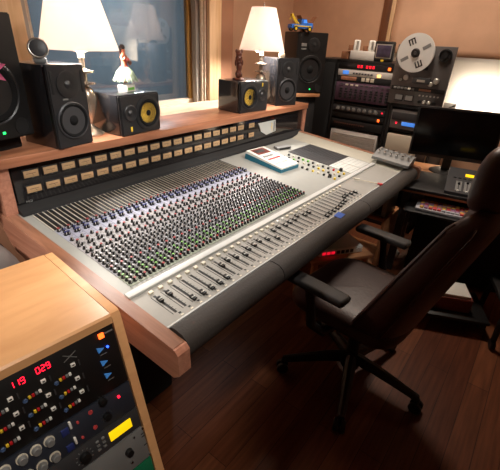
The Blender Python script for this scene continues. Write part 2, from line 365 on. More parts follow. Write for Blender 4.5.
# padded armrest in three lengths
def pad(x0, x1):
    b = P(MB()); prof = [(.662, -.05), (.662, .004), (.655, .012), (.64, .016), (.61, .014), (.593, .004), (.582, -.014), (.580, -.034), (.586, -.055), (.60, -.062)]
    b.prism([(S(y), h) for y, h in prof], x0, x1); return part('armrest_pad', b, 'vinyl', con, 50)
pad(.534, 1.012); pad(1.016, 1.83); pad(1.834, 2.655)
# fader caps and buttons
capy = {0: .773, 1: .777, 2: .709, 3: .706, 4: .705, 5: .704, 6: .706, 7: .765, 8: .773, 9: .765, 10: .751, 11: .767, 12: .77, 13: .774, 14: .76, 15: .737, 16: .784, 17: .786, 18: .775, 19: .776, 20: .776, 21: .788, 22: .768, 23: .77, 24: .691, 25: .695, 26: .694, 27: .695, 28: .699, 29: .706, 30: .71, 31: .735, 32: .739, 33: .73, 34: .723}
b = MB(); b.prism([(-.011, 0), (-.011, .009), (-.004, .006), (.004, .006), (.011, .009), (.011, 0)], -.0065, .0065, 'x', 0); b.box((0, 0, .0075), (.013, .0014, .004), mi=1)
capme = b.mesh('fader_cap', ['black', 'white'])
b = MB(); b.box((0, 0, .004), (.016, .012, .010), .0015); btn = {k: b.mesh('fader_button', k) for k in ('cream', 'grey_dark', 'white')}
def onp(x, y, h): return Vector((x, y, zp(y))) + Vector((0, -math.sin(TI), ct)) * h - L0
for i, x in enumerate(FX):
    put('fader_cap', capme, con, onp(x, capy[i], .001), (TI, 0, 0))
    put('fader_button', btn['white' if i in (18, 19) else 'cream'], con, onp(x, .8175, 0), (TI, 0, 0))
# channel strips: 28 modules
def build_strip():
    b = MB(); w = .0378; y0 = .887; Z = lambda a, c, m: b.box((0, S((a + c) / 2) - S(y0), .001), (w, S(c - a), .002), mi=m)
    Z(.887, .955, 3); Z(.955, 1.05, 0); Z(1.05, 1.245, 2); Z(1.245, 1.335, 1); Z(1.335, 1.512, 0)
    for xx in (-.0095, .0095):
        b.box((xx, S(1.428) - S(y0), .0028), (.0145, .160, .0022), mi=4)
        for k in range(12): b.box((xx + .002, S(1.363 + k * .012) - S(y0), .004), (.006, .003, .0012), mi=6)
    for xx in (-.0182, .0): b.box((xx, S(1.428) - S(y0), .003), (.0012, .162, .003), mi=5)
    random.seed(3)
    for k in range(24): b.box((random.uniform(-.014, .014), random.uniform(.03, .43), .0021), (random.uniform(.003, .008), .0015, .0006), mi=4)
    return b.mesh('channel_strip', ['strip', 'strip_blue', 'strip_pink', 'strip_green', 'black', 'cream', 'grey_dark'])
strip_me = build_strip()
def knob_mb(b=None, at=(0, 0, 0), r=.0059, h=.0135, mi0=0, mi1=1):
    b = b or MB(); x, y, z = at
    b.lathe([(r * 1.25, z), (r * 1.25, z + .003), (r, z + .0035), (r * .86, z + h)], (x, y, 0), seg=10, mi=mi0)
    b.lathe([(r * .84, z + h), (r * .8, z + h + .0022), (0, z + h + .0022)], (x, y, 0), seg=10, mi=mi1)
    b.box((x, y - r * .95, z + h * .7), (.0013, .0018, h * .6), mi=2); return b
ROWS = [(1.332, [(-.009, 'red'), (.009, 'grey')]), (1.312, [(.004, 'navy')]), (1.292, [(-.003, 'navy'), (.008, 'navy')]),
        (1.246, [(-.006, 'grey')]), (1.218, [(.0, 'red')]), (1.194, [(.006, 'grey'), (-.010, 'grey_dark')]), (1.168, [(-.004, 'grey')]), (1.142, [(.006, 'red'), (-.010, 'grey')]),
        (1.112, [(-.008, 'grey_dark'), (.009, 'grey')]), (1.090, [(-.006, 'grey'), (.010, 'grey')]), (1.068, [(-.009, 'grey'), (.008, 'grey_dark')]), (1.046, [(-.008, 'grey'), (.008, 'grey_dark')]),
        (1.024, [(-.009, 'grey_dark'), (.009, 'grey')]), (1.002, [(-.008, 'red'), (.009, 'grey')]), (.982, [(-.009, 'grey'), (.009, 'grey_dark')]), (.960, [(-.008, 'green'), (.009, 'grey')]),
        (.940, [(-.009, 'green'), (.009, 'grey_dark')]), (.920, [(-.008, 'green'), (.009, 'grey')]), (.902, [(-.009, 'grey'), (.009, 'red')])]
kn = {}
for c in ('red', 'navy', 'grey', 'grey_dark', 'green'): kn[c] = knob_mb().mesh('knob', ['black', {'red': 'cap_red', 'grey': 'cap_grey', 'green': 'cap_green'}.get(c, c), 'white'], 40)
N = 28; SX = [.592 + .0398 * i for i in range(N)]
allk = []
strips = []
for i, x in enumerate(SX):
    o = put('channel_strip', strip_me, con, onp(x, .887, 0), (TI, 0, 0)); strips.append(o)
    for y, lst in ROWS:
        for dx, c in lst: allk.append((math.hypot(x + dx, y), i, dx, S(y) - S(.887), c))
allk.sort()
for d, i, dx, s, c in allk[:96]: put('knob', kn[c], strips[i], (dx, s, .002))
b = P(MB()); mm = ['black', 'cap_red', 'navy', 'cap_grey', 'grey_dark', 'cap_green', 'white']; mk = ['black', 'red', 'navy', 'grey', 'grey_dark', 'green', 'white']
for d, i, dx, s, c in allk[96:]:
    bb = MB(); knob_mb(bb, mi0=0, mi1=mk.index(c)); bb.m = [6 if q == 2 else q for q in [x if x != 2 or c == 'navy' else 2 for x in bb.m]]
    nb = len(bb.m)
    if c == 'navy':   # keep the cap blue
        k0 = nb - 6
        bb.m = [0] * 0 + bb.m; bb.m = [(2 if j < k0 and q == 6 else q) for j, q in enumerate(bb.m)]
    o_ = len(b.v); b.v += [tuple(PT @ Vector((vx + SX[i] + dx, vy + s + S(.887), vz + .002))) for vx, vy, vz in bb.v]
    b.f += [[q + o_ for q in f] for f in bb.f]; b.m += bb.m
o = part('knob', b, mm, con, 40); o['kind'] = 'stuff'; o['label'] = 'small black and coloured knobs on the far channels'
# centre section: patch field, legend plates, buttons
b = P(MB()); b.box((2.36, S(1.187), .002), (.30, .316, .004), .001)
for k in range(1, 2): b.box((2.36, S(1.187), .0042), (.003, .31, .001), mi=1)
for r_ in range(16):
    for c_ in range(2): b.box((2.285 + c_ * .15, S(1.045 + r_ * .019), .0042), (.135, .004, .001), mi=1)
part('patch_panel', b, ['grey_dark', 'black'], con)
b = P(MB())
for k in range(2): b.box((2.275 + k * .15, S(.95), .002), (.145, .155, .004), .001)
for k in range(5): b.box((2.35, S(.89 + k * .03), .0042), (.28, .002, .0006), mi=1)
part('legend_plate', b, ['legend', 'grey'], con)
random.seed(11)
kn2 = {c: MB().box((0, 0, .006), (.014, .012, .012), .002).mesh('button', c) for c in ('green', 'cream', 'yellow', 'red', 'black', 'white')}
for r_, (x, cols) in enumerate([(2.15, ['black', 'cream', 'black', 'green', 'green', 'black', 'cream', 'black', 'black', 'red', 'yellow', 'yellow']), (2.09, ['black', 'black', 'green', 'black', 'cream', 'black', 'black', 'yellow', 'yellow', 'black', 'cream', 'black']), (2.02, ['black', 'cream', 'black', 'black', 'cream', 'black', 'black', 'yellow', 'cream', 'black', 'black', 'yellow'])]):
    for k, c in enumerate(cols):
        y = 1.30 - k * .037
        if r_ == 2 and k < 4: continue
        put('button', kn2[c], con, onp(x + random.uniform(-.006, .006), y, 0), (TI, 0, 0))
for x, y in ((2.19, .935), (2.03, .93)): b = P(MB()); b.cyl((x, S(y), 0), (x, S(y), .02), .012, .010, 16, bev=.002); part('knob', b, 'black', con)
for x in (1.72, 1.74): pass
# meter bridge
b = Wd(MB()); b.box((1.63, 1.665, .93), (2.18, .20, .215)); part('meter_bridge', b, 'black_m', con)
b = Wd(MB()); b.box((1.635, 1.562, .938), (2.17, .012, .195), .002); bg = part('meter_glass', b, 'black_gloss', con)
b = Wd(MB()); b.prism([(1.512, zp(1.512) + .002), (1.518, .846), (1.556, .866), (1.57, .866), (1.57, zp(1.57) - .01)], .541, 2.713); part('bridge_rail', b, 'black_m', con)
for x, nm in ((.518, 0), (2.735, 1)):
    b = Wd(MB()); b.prism([(1.548, zp(1.55) + .004), (1.543, 1.037), (1.78, 1.037), (1.78, .80), (1.6, .80)], x - .022, x + .022); part('bridge_cheek', b, 'rail_wood', con)
vu = MB(); vu.box((0, 0, 0), (.066, .006, .040), .002, mi=0); vu.box((0, -.0034, .001), (.057, .002, .028), .0008, mi=1)
vu.box((0, -.0046, .003), (.038, .0006, .0015), mi=2); vu.box((.006, -.0046, -.002), (.001, .0006, .014), rot=(0, R(-25), 0), mi=2); vu.box((.004, -.0042, -.016), (.006, .001, .002), mi=3)
vume = vu.mesh('vu_meter', ['black', 'vu', 'black', 'grey'])
for i in range(19):
    x = .62 + .0776 * i if i < 18 else 2.054
    for z in (.982, .9195): put('vu_meter', vume, con, Vector((x, 1.5545, z)) - L0)
put('logo', text_mesh('MCI', .014, 'grey'), con, Vector((.592, 1.5545, .872)) - L0, (R(90), 0, 0))

b = MB(); b.T = Matrix.Translation((-2.2, -1.552, -.93)); b.prism([(2.128, .985), (2.335, .985), (2.345, .905), (2.232, .893), (2.165, .925)], 1.551, 1.5535, 'y', 0)  # made-up flat shape covering a pale area of the bridge front
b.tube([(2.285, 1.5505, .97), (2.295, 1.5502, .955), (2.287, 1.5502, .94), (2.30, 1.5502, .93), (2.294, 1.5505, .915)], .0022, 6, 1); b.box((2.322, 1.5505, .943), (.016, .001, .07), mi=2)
o = put('pale_patch', b.mesh('pale_patch', ['legend', 'yellow', 'grey'], 0), None, (2.2, 1.552, .93)); tag(o, 'flat white patch with yellow squiggle on the right end of the meter bridge', 'paper')
# wooden shelf on top of the bridge
b = MB(); b.T = Matrix.Translation((-1.1, -1.68, -1.04)); b.box((1.1, 1.675, 1.0525), (3.29, .29, .025), .003); b.box((1.1, 1.533, 1.046), (3.29, .016, .038), .004)
o = put('shelf', b.mesh('shelf', 'shelf_wood'), None, (1.1, 1.68, 1.04)); tag(o, 'long oak shelf running above the meter bridge under the speakers and lamps', 'shelf')
ST = 1.065

# ------------------------------------------------------------------ speakers
def driver(mb, c, r, depth=.02, y=0, mats=(0, 1, 2)):              # a driver facing -Y in the local frame
    mb.lathe([(r * 1.0, 0), (r * 1.0, .004), (r * .93, .006), (r * .90, .003), (r * .86, .004), (r * .80, .006), (r * .74, .001)], (c[0], y, c[1]), (0, -1, 0), 32, mats[0])
    mb.lathe([(r * .74, .0015), (r * .30, -depth)], (c[0], y, c[1]), (0, -1, 0), 32, mats[1])
    mb.lathe([(r * .30, -depth), (r * .24, -depth + r * .14), (r * .1, -depth + r * .22), (0, -depth + r * .24)], (c[0], y, c[1]), (0, -1, 0), 24, mats[2])
def cabinet(name, label, loc, rz, w, h, d, sidemat='spk_side', bev=.006):
    t = thing(name, label, 'speaker', loc, rz, 'studio monitors on the shelf')
    b = MB(); b.box((0, d / 2 + .009, h / 2), (w, d - .018, h), bev); part('cabinet', b, sidemat, t)
    return t
def baffle(t, w, h, holes, bev=.006, m='spk', th=.018):
    # front board with recessed round openings
    b = bmesh.new(); bmesh.ops.create_cube(b, size=1)
    for v in b.verts: v.co = Vector((v.co.x * w, v.co.y * th, v.co.z * h))
    bmesh.ops.bevel(b, geom=b.edges[:], offset=bev, segments=2, affect='EDGES')
    mb = MB(); mb.bm(b, Matrix.Translation((0, th / 2 - .0002, h / 2)))
    o = part('baffle', mb, m, t)
    return o
def recess(b, c, r, mi, th=.0):
    pass
def krk(label, loc, rz, w, h, d, flip):
    t = cabinet('studio_monitor', label, loc, rz, w, h, d); baffle(t, w, h, [])
    s = -1 if flip else 1
    b = MB(); wx = s * w * .17; wz = h * .5; r = h * .37
    b.lathe([(r * 1.16, 0), (r * 1.16, .004), (r * 1.02, .008), (r * .97, .008), (r * .93, .004)], (wx, 0, wz), (0, -1, 0), 36, 0)
    b.lathe([(r * .95, .003), (r * .9, .008), (r * .82, .009), (r * .72, .004)], (wx, 0, wz), (0, -1, 0), 36, 1)
    b.lathe([(r * .72, .004), (r * .26, .001), (0, .001)], (wx, 0, wz), (0, -1, 0), 36, 2)
    b.lathe([(r * .22, .001), (r * .2, .005), (r * .1, .008), (0, .009)], (wx, 0, wz), (0, -1, 0), 24, 1)
    part('woofer', b, ['rubber', 'cone', 'yellow_cone'], t)
    b = MB(); tx = -s * w * .27; tz = h * .55; q = h * .19
    b.lathe([(q * 1.1, 0), (q * 1.1, .004), (q * .95, .007), (q * .6, .002), (q * .42, .001), (q * .3, .006), (0, .010)], (tx, 0, tz), (0, -1, 0), 28, 0); part('tweeter', b, ['rubber'], t)
    zz = h * .12 if not flip else h * .84
    b = MB(); b.box((tx, -.001, zz + .006 * (1 if flip else 1)), (.010, .003, .022), .001); part('badge', b, 'yellow', t, label='small yellow badge')
    b = MB(); b.box((s * w * .455, -.0005, h * .5), (w * .035, .003, h * .8), .001); part('port_slot', b, 'black_m', t)
    return t
k1 = krk('black studio monitor with yellow cone lying on its side, hula figurine on top', (1.163, 1.538, ST), R(5), .245, .182, .235, False)
k2 = krk('black studio monitor with yellow cone lying on its side, carved tiki figurine on top', (2.078, 1.558, ST), R(-5), .272, .19, .20, True)
def tannoy(label, loc, rz, w, h, d):
    t = cabinet('studio_monitor', label, loc, rz, w, h, d, 'spk_side', .004); baffle(t, w, h, [], .004)
    b = MB(); r = w * .43; c = (0, 0, h * .335)
    b.lathe([(r, 0), (r, .005), (r * .94, .008), (r * .9, .004)], c, (0, -1, 0), 40, 1)
    b.lathe([(r * .92, .003), (r * .86, .009), (r * .78, .007), (r * .72, .002), (r * .3, .0008), (r * .26, .006), (r * .12, .011), (0, .012)], c, (0, -1, 0), 40, 0); part('woofer', b, ['cone', 'grey_dark'], t)
    b = MB(); q = w * .30; c = (0, 0, h * .77)
    b.lathe([(q, .0), (q, .0035), (q * .92, .005), (q * .4, .001), (q * .3, .001), (q * .22, .005), (0, .009)], c, (0, -1, 0), 32, 0); part('tweeter', b, ['rubber'], t)
    for s in (-1, 1):
        b = MB(); b.box((s * w * .40, -.0005, h * .80), (w * .055, .003, h * .26), .001); part('port_slot', b, 'black_m', t)
    b = MB(); b.box((-w * .12, -.001, h * .60), (w * .14, .002, .006)); part('badge', b, 'grey', t)
    return t
t1 = tannoy('upright black two-way monitor with a silver round clock on top, near the shelf left end', (.816, 1.5245, ST), R(9), .168, .312, .215)
t2 = tannoy('upright black two-way monitor with cream shell on top, beside the right-hand lamp', (2.495, 1.5775, ST), R(-20), .188, .318, .19)
def bigspk(label, loc, rz, w, h, d, stand=False):
    t = cabinet('main_monitor', label, loc, rz, w, h, d, 'black', .004); baffle(t, w, h, [], .004, 'black')
    t['group'] = 'large main monitors'
    b = MB(); r = w * .40; c = (0, 0, h * .40)
    b.lathe([(r, 0), (r, .005), (r * .95, .007), (r * .9, .003)], c, (0, -1, 0), 40, 1)
    b.lathe([(r * .92, .002), (r * .85, .010), (r * .76, .008), (r * .70, .002), (r * .3, .0008), (r * .24, .008), (r * .1, .014), (0, .015)], c, (0, -1, 0), 40, 0); part('woofer', b, ['cone', 'rubber'], t)
    b = MB(); q = w * .20; c = (w * .05, 0, h * .80)
    b.lathe([(q, 0), (q, .003), (q * .9, .005), (q * .5, .002), (q * .3, .004), (0, .008)], c, (0, -1, 0), 32, 0); part('tweeter', b, ['rubber'], t)
    b = MB(); b.lathe([(.032, 0), (.032, .003), (.026, .003), (.026, .0005), (0, .0005)], (w * .34, 0, h * .09), (0, -1, 0), 24, 0); part('port', b, ['black_m'], t)
    b = MB(); b.box((w * .06, -.001, h * .06), (.010, .003, .008), .001); part('power_led', b, 'led_green', t, label='green power light')
    b = MB(); b.box((-w * .28, -.001, h * .80), (w * .17, .002, .022)); b.box((-w * .28, -.001, h * .735), (w * .17, .002, .01)); part('badge', b, 'grey', t)
    return t
bigspk('large black main monitor at the far left edge with pink ribbon hung on it', (.552, 1.567, ST + .056), R(14), .285, .418, .24)
bigspk('large black main monitor behind the right lamp with a blue toy truck on top', (3.017, 1.70, 1.106), R(-33.7), .27, .454, .27)
b = MB(); b.box((0, 0, .02), (.26, .26, .04), .006, mi=0); b.box((0, 0, .55), (.2, .2, 1.04), .006, mi=0); b.box((0, 0, 1.085), (.24, .26, .03), .004, mi=1)
o = put('speaker_stand', b.mesh('speaker_stand', ['black_m', 'table_wood']), None, (3.095, 1.81, 0), (0, 0, R(-33.7))); tag(o, 'tall column stand with wooden top plate under the right main monitor', 'speaker stand')

b = MB(); b.box((0, 0, .0275), (.24, .15, .055), .006); o = put('isolation_pad', b.mesh('isolation_pad', 'black_m'), None, (.522, 1.70, ST), (0, 0, R(14))); tag(o, 'black foam pad lifting the far-left main monitor off the shelf', 'pad')
# ------------------------------------------------------------------ lamps
def lamp(label, loc):
    t = thing('table_lamp', label, 'lamp', loc, 0, 'table lamps on the shelf')
    b = MB(); b.lathe([(.056, 0), (.056, .006), (.048, .014), (.034, .026), (.018, .036), (.013, .05), (.018, .064), (.026, .085), (.036, .12), (.041, .15), (.040, .175), (.028, .20), (.016, .21), (.016, .216), (.046, .22), (.046, .226), (.014, .232), (.014, .262), (.044, .268), (.044, .275), (.02, .28), (.012, .285), (.012, .325), (.0, .325)], seg=32)
    part('base', b, 'pewter', t)
    b = MB(); b.cyl((0, 0, .325), (0, 0, .365), .014, .014, 16); part('socket', b, 'cream', t)
    b = MB(); b.sphere((0, 0, .415), (.024, .024, .034), 16); part('bulb', b, 'bulb', t)
    b = MB(); b.cyl((0, 0, .36), (0, 0, .362), .004)
    for k in range(3):
        a = k * 2 * PI / 3; b.tube([(.012 * math.cos(a), .012 * math.sin(a), .345), (.07 * math.cos(a), .07 * math.sin(a), .36), (.068 * math.cos(a), .068 * math.sin(a), .5), (.081 * math.cos(a), .081 * math.sin(a), .617)], .0015, 6)
    b.tube([(0, 0, .455), (0, 0, .645)], .002, 6); b.cyl((0, 0, .622), (0, 0, .645), .006, .003, 12); part('harp', b, 'pewter', t)
    b = MB(); b.lathe([(.160, .358), (.083, .618), (.081, .618), (.158, .358), (.160, .358)], seg=48); part('lamp_shade', b, 'shade', t, label='glowing cream fabric shade')
    ld = bpy.data.lights.new('bulb_light', 'POINT'); ld.energy = LAMP_W; ld.color = (1, .93, .86); ld.shadow_soft_size = .05
    lo = bpy.data.objects.new('bulb_light', ld); C.objects.link(lo); lo.parent = t; lo.location = (0, 0, .435)
    return t
LAMP_W = 72
lamp('cream table lamp between the left speaker pair, tallest bright shade at upper left', (.975, 1.672, ST))
lamp('cream table lamp behind the right speaker pair, beside the tiki figurine', (2.388, 1.745, ST))

# ------------------------------------------------------------------ ornaments
tf = lambda parent_loc, rz, p: Matrix.Translation(parent_loc) @ Matrix.Rotation(rz, 4, 'Z') @ Vector(p)
# hula dancer
z0 = ST + .183
t = thing('hula_dancer_figurine', 'small hula dancer figurine in grass skirt holding a ukulele, on the left yellow-cone speaker', 'figurine', (1.16, 1.63, z0), R(20))
b = MB(); b.box((0, 0, .015), (.066, .05, .03), .002, mi=0); b.box((0, -.0255, .012), (.05, .001, .012), mi=1); b.box((.0335, 0, .012), (.001, .036, .014), mi=1); part('base', b, ['white', 'green'], t)
sk = bpy.data.meshes.new('body'); J = [(0, 0, .10), (0, 0, .128), (0, 0, .15), (0, 0, .163), (0, -.003, .181), (.010, 0, .072), (.008, 0, .032), (-.010, 0, .072), (-.008, 0, .032), (.019, 0, .148), (.026, -.012, .130), (.004, -.024, .128), (-.019, 0, .148), (-.030, -.012, .135), (-.022, -.026, .142)]
E_ = [(0, 1), (1, 2), (2, 3), (3, 4), (0, 5), (5, 6), (0, 7), (7, 8), (2, 9), (9, 10), (10, 11), (2, 12), (12, 13), (13, 14)]
RR = [.015, .012, .014, .006, .012, .009, .006, .009, .006, .006, .005, .004, .006, .005, .004]
sk.from_pydata(J, E_, []); o = bpy.data.objects.new('body', sk); C.objects.link(o); o.parent = t
md = o.modifiers.new('skin', 'SKIN'); md.use_smooth_shade = True; sub = o.modifiers.new('sub', 'SUBSURF'); sub.levels = 1; sub.render_levels = 1
for i, r_ in enumerate(RR): sk.skin_vertices[0].data[i].radius = (r_, r_)
sk.skin_vertices[0].data[0].use_root = True; sk.materials.append(M['skin'])
b = MB(); b.sphere((0, .004, .187), (.0135, .013, .013), 12); b.sphere((0, .011, .168), (.012, .007, .020), 12); part('hair', b, 'hair', t)
b = MB(); b.lathe([(.017, .103), (.030, .09), (.038, .074), (.036, .073), (.016, .10)], seg=30)
for k in range(64):
    a = k * 2 * PI / 64; r2 = random.uniform(.05, .06); b.tube([(.017 * math.cos(a), .017 * math.sin(a), .105), (.036 * math.cos(a), .036 * math.sin(a), .084), (r2 * math.cos(a + .1), r2 * math.sin(a + .1), random.uniform(.040, .05))], [.002, .003, .0015], 5)
part('grass_skirt', b, 'grass', t)
b = MB(); b.tube([(-.018, -.014, .138), (.0, -.016, .133), (.018, -.014, .138)], .004, 6); b.lathe([(.018, .098), (.0185, .106), (.017, .11)], seg=16); part('lei', b, 'red', t)
b = MB(); b.sphere((.006, -.027, .123), (.013, .006, .010), 12); b.sphere((-.006, -.027, .128), (.009, .006, .008), 12); b.tube([(-.012, -.028, .131), (-.040, -.030, .146)], .0025, 6); part('ukulele', b, 'tiki', t)
# tiki figurine
t = thing('tiki_figurine', 'dark carved tiki figurine standing on the right yellow-cone speaker', 'figurine', (2.02, 1.65, ST + .192), R(-25))
b = MB(); b.lathe([(.036, 0), (.038, .006), (.032, .012), (0, .012)], seg=20); part('base', b, 'tiki', t)
b = MB()
b.sphere((0, 0, .035), (.021, .019, .028), 14); b.sphere((.004, 0, .075), (.019, .018, .03), 14); b.sphere((0, .0, .12), (.023, .021, .032), 14); b.sphere((0, 0, .150), (.021, .019, .020), 14)
for sx in (-1, 1): b.sphere((sx * .009, -.017, .130), .0065, 8); b.sphere((sx * .022, -.003, .10), (.008, .008, .02), 8); b.sphere((sx * .013, -.012, .03), (.008, .009, .013), 8); b.sphere((sx * .018, 0, .165), (.008, .007, .012), 8)
b.sphere((0, -.020, .120), (.006, .007, .010), 8); b.box((0, -.019, .105), (.022, .008, .008), .003); part('carved_body', b, 'tiki', t)
# desk clock
t = thing('desk_clock', 'small round silver clock with dark face on the far-left upright speaker', 'clock', (.765, 1.60, ST + .313), R(-25)); t.scale = (.76, .76, .76)
b = MB(); b.box((0, .012, .012), (.06, .045, .024), .006); part('base', b, 'grey', t)
b = MB(); b.lathe([(0, -.014), (.03, -.013), (.044, -.004), (.048, .004), (.044, .010), (.040, .008), (.0, .008)], (0, 0, .066), (0, -1, .25), 32); part('case', b, 'alu', t)
b = MB(); b.lathe([(.039, .0085), (.03, .011), (0, .012)], (0, 0, .066), (0, -1, .25), 32); part('dial', b, 'grey_dark', t)
# shell
t = MB(); t.lathe([(0, -.03), (.012, -.022), (.022, -.008), (.018, .0), (.022, .004), (.013, .018), (.010, .02), (.010, .023), (.004, .038), (0, .042)], (0, 0, .018), (1, .3, .1), 16)
for k in range(6): t.cyl((-.004 + .002 * k, .0, .03), (-.008 + .004 * k, -.01 + .004 * k, .045), .006, .001, 6)
o = put('seashell', t.mesh('seashell', 'shell'), None, (2.49, 1.64, ST + .319), (0, 0, R(-10))); tag(o, 'cream spiny seashell on top of the upright monitor beside the right lamp', 'seashell')
# toy tow truck and cardboard box on the right main monitor
zt = 1.106 + .4545
t = thing('toy_tow_truck', 'blue toy tow truck with yellow wheels on the right main monitor', 'toy', (2.925, 1.775, zt), R(-25)); t.scale = (1.3, 1.3, 1.3)
b = MB(); b.box((.0, 0, .026), (.15, .055, .022), .004); b.box((.05, 0, .038), (.05, .052, .02), .006); b.prism([(-.012, .036), (-.008, .066), (.024, .066), (.036, .042), (.036, .036)], -.026, .026, 'y'); part('body', b, 'truck_blue', t)
b = MB(); b.prism([(.004, .046), (.006, .062), (.022, .062), (.030, .046)], -.0265, .0265, 'y'); part('window', b, 'lcd_blue', t)
for sx in (-.05, .048):
    for sy in (-.027, .027): b = MB(); b.cyl((sx, sy - .006, .014), (sx, sy + .006, .014), .0145, None, 16, 0, .002); b.cyl((sx, sy - .0065, .014), (sx, sy + .0065, .014), .008, None, 12, 1); part('wheel', b, ['black', 'tin_yellow'], t)
b = MB(); b.tube([(-.02, .012, .037), (-.066, .006, .085)], .004, 8); b.tube([(-.02, -.012, .037), (-.066, -.006, .085)], .004, 8); b.tube([(-.066, 0, .085), (-.078, 0, .06)], .003, 6); b.box((-.066, 0, .085), (.012, .022, .01), .002); b.box((.0, -.0285, .028), (.12, .002, .006)); part('tow_boom', b, 'tin_yellow', t)
t = thing('cardboard_box', 'small brown cardboard box with open flaps behind the toy truck', 'box', (3.07, 1.81, zt), R(-30))
b = MB(); b.box((0, 0, .03), (.075, .07, .06), .001); part('carton', b, 'card', t)
b = MB(); b.box((-.055, 0, .085), (.003, .07, .075), rot=(0, R(-35), 0)); b.box((.055, 0, .085), (.003, .07, .075), rot=(0, R(40), 0)); part('flap', b, 'card', t)
# pink ribbon on the left main monitor
b = MB()
for a in (-60, -15, 30, 80, 140): 
    a = R(a); b.raw([(0, 0, 0), (.05 * math.cos(a - .28), -.008, .05 * math.sin(a - .28)), (.085 * math.cos(a), -.004, .085 * math.sin(a)), (.05 * math.cos(a + .28), -.008, .05 * math.sin(a + .28)), (.04 * math.cos(a), .0, .04 * math.sin(a))], [(0, 1, 2, 4), (0, 4, 2, 3), (0, 3, 2, 1)])
o = put('ribbon_bow', b.mesh('ribbon_bow', 'pink', 0), None, (.555, 1.551, 1.366), (0, R(20), R(14))); o.scale = (.85, 1, .85); tag(o, 'pink pointed ribbon bow on the front of the far-left main monitor', 'ribbon')
# houseplant leaves at the left end of the shelf
b = MB(); random.seed(5)
for k in range(9):
    a = R(-80 + k * 22); l = random.uniform(.07, .11); pts = [(0, 0, .01), (l * .5 * math.cos(a), l * .5 * math.sin(a), .035), (l * math.cos(a), l * math.sin(a), .012)]; w_ = .008; n_ = (-math.sin(a) * w_, math.cos(a) * w_)
    vs = []
    for j, (x, y, z) in enumerate(pts): f_ = (.4, 1, .1)[j]; vs += [(x - n_[0] * f_, y - n_[1] * f_, z), (x, y, z + .003), (x + n_[0] * f_, y + n_[1] * f_, z)]
    b.raw(vs, [(0, 1, 4, 3), (1, 2, 5, 4), (3, 4, 7, 6), (4, 5, 8, 7)])
o = put('houseplant', b.mesh('houseplant', 'leaf', 60), None, (.42, 1.56, ST)); tag(o, 'green striped plant leaves lying at the left end of the shelf', 'plant')

# ------------------------------------------------------------------ things on the console
t = thing('remote_controller', 'white and teal tape remote with red display lying on the console', 'remote control', (0, 0, 0)); t.location = (1.925, 1.287, zp(1.287) + .001)
t.rotation_euler = (TI, 0, R(-3.5))
b = MB(); b.prism([(-.145, 0), (-.145, .020), (.145, .034), (.145, 0)], -.088, .088, 'x'); part('body', b, 'teal', t)
b = MB(); b.prism([(-.143, .020), (-.143, .030), (.143, .050), (.143, .034)], -.086, .086, 'x'); top = part('top_plate', b, 'white', t)
def tz(y): return .0401 + y * .0699
b = MB(); b.box((0, .095, tz(.095)), (.12, .075, .004), .001, (R(4), 0, 0), 0); b.box((-.01, .095, tz(.095) + .0022), (.08, .035, .001), 0, (R(4), 0, 0), 1); part('display', b, ['book_red', 'grey_dark'], t)
for y, x0, n_, c in ((.02, -.05, 4, 'grey'), (-.02, -.05, 5, 'red'), (-.08, -.05, 5, 'cream')):
    for k in range(n_): b = MB(); b.box((x0 + k * .023, y, tz(y)), (.019, .014, .006), .001, (R(4), 0, 0)); part('button', b, c, t)
t = thing('patchbay_remote', 'grey wedge-shaped box with a row of silver knobs at the far right of the console', 'control box', (2.615, .755, zp(.755) + .031), R(0)); t.rotation_euler = (TI, 0, R(2))
b = MB(); b.prism([(-.075, 0), (-.075, .018), (.01, .048), (.08, .048), (.08, 0)], -.125, .125, 'y'); part('case', b, 'grey', t)
for r_ in range(2):
    for k in range(6): b = MB(); b.cyl((-.02 + r_ * .05, -.10 + k * .04, .032 + r_ * .014), (-.025 + r_ * .05, -.10 + k * .04, .058 + r_ * .008), .0095, .008, 14, 0, .002); part('knob', b, 'chrome', t)
b = MB(); b.box((0, 0, .0085), (.12, .05, .017), .002); b.box((0, -.026, .008), (.09, .002, .01), mi=1); o = put('small_box', b.mesh('small_box', ['grey', 'black']), None, (2.235, 1.41, zp(1.41) + .002), (TI, 0, R(-16))); tag(o, 'small grey metal box lying on the console below the meter bridge', 'box')
b = MB(); b.cyl((0, -.065, .007), (0, .04, .007), .0035, .0025, 10, 0); b.cyl((0, .04, .007), (0, .075, .007), .007, .005, 12, 0); b.cyl((0, -.065, .007), (0, -.095, .007), .007, .006, 12, 1); b.box((.0, -.085, .0055), (.022, .016, .011), .002, mi=1)
o = put('marker_pen', b.mesh('marker_pen', ['cream', 'red']), None, (2.13, .74, zp(.74) + .0075), (TI, 0, R(22))); tag(o, 'white stick with red end lying on the fader panel', 'pen')
b = MB(); b.box((0, .0, .0), (.06, .036, .0015)); o = put('masking_tape', b.mesh('masking_tape', 'tape_blue'), None, (1.575, .642, zp(.642) + .0172), (TI, 0, R(4))); tag(o, 'strip of blue masking tape stuck on the black armrest', 'tape')

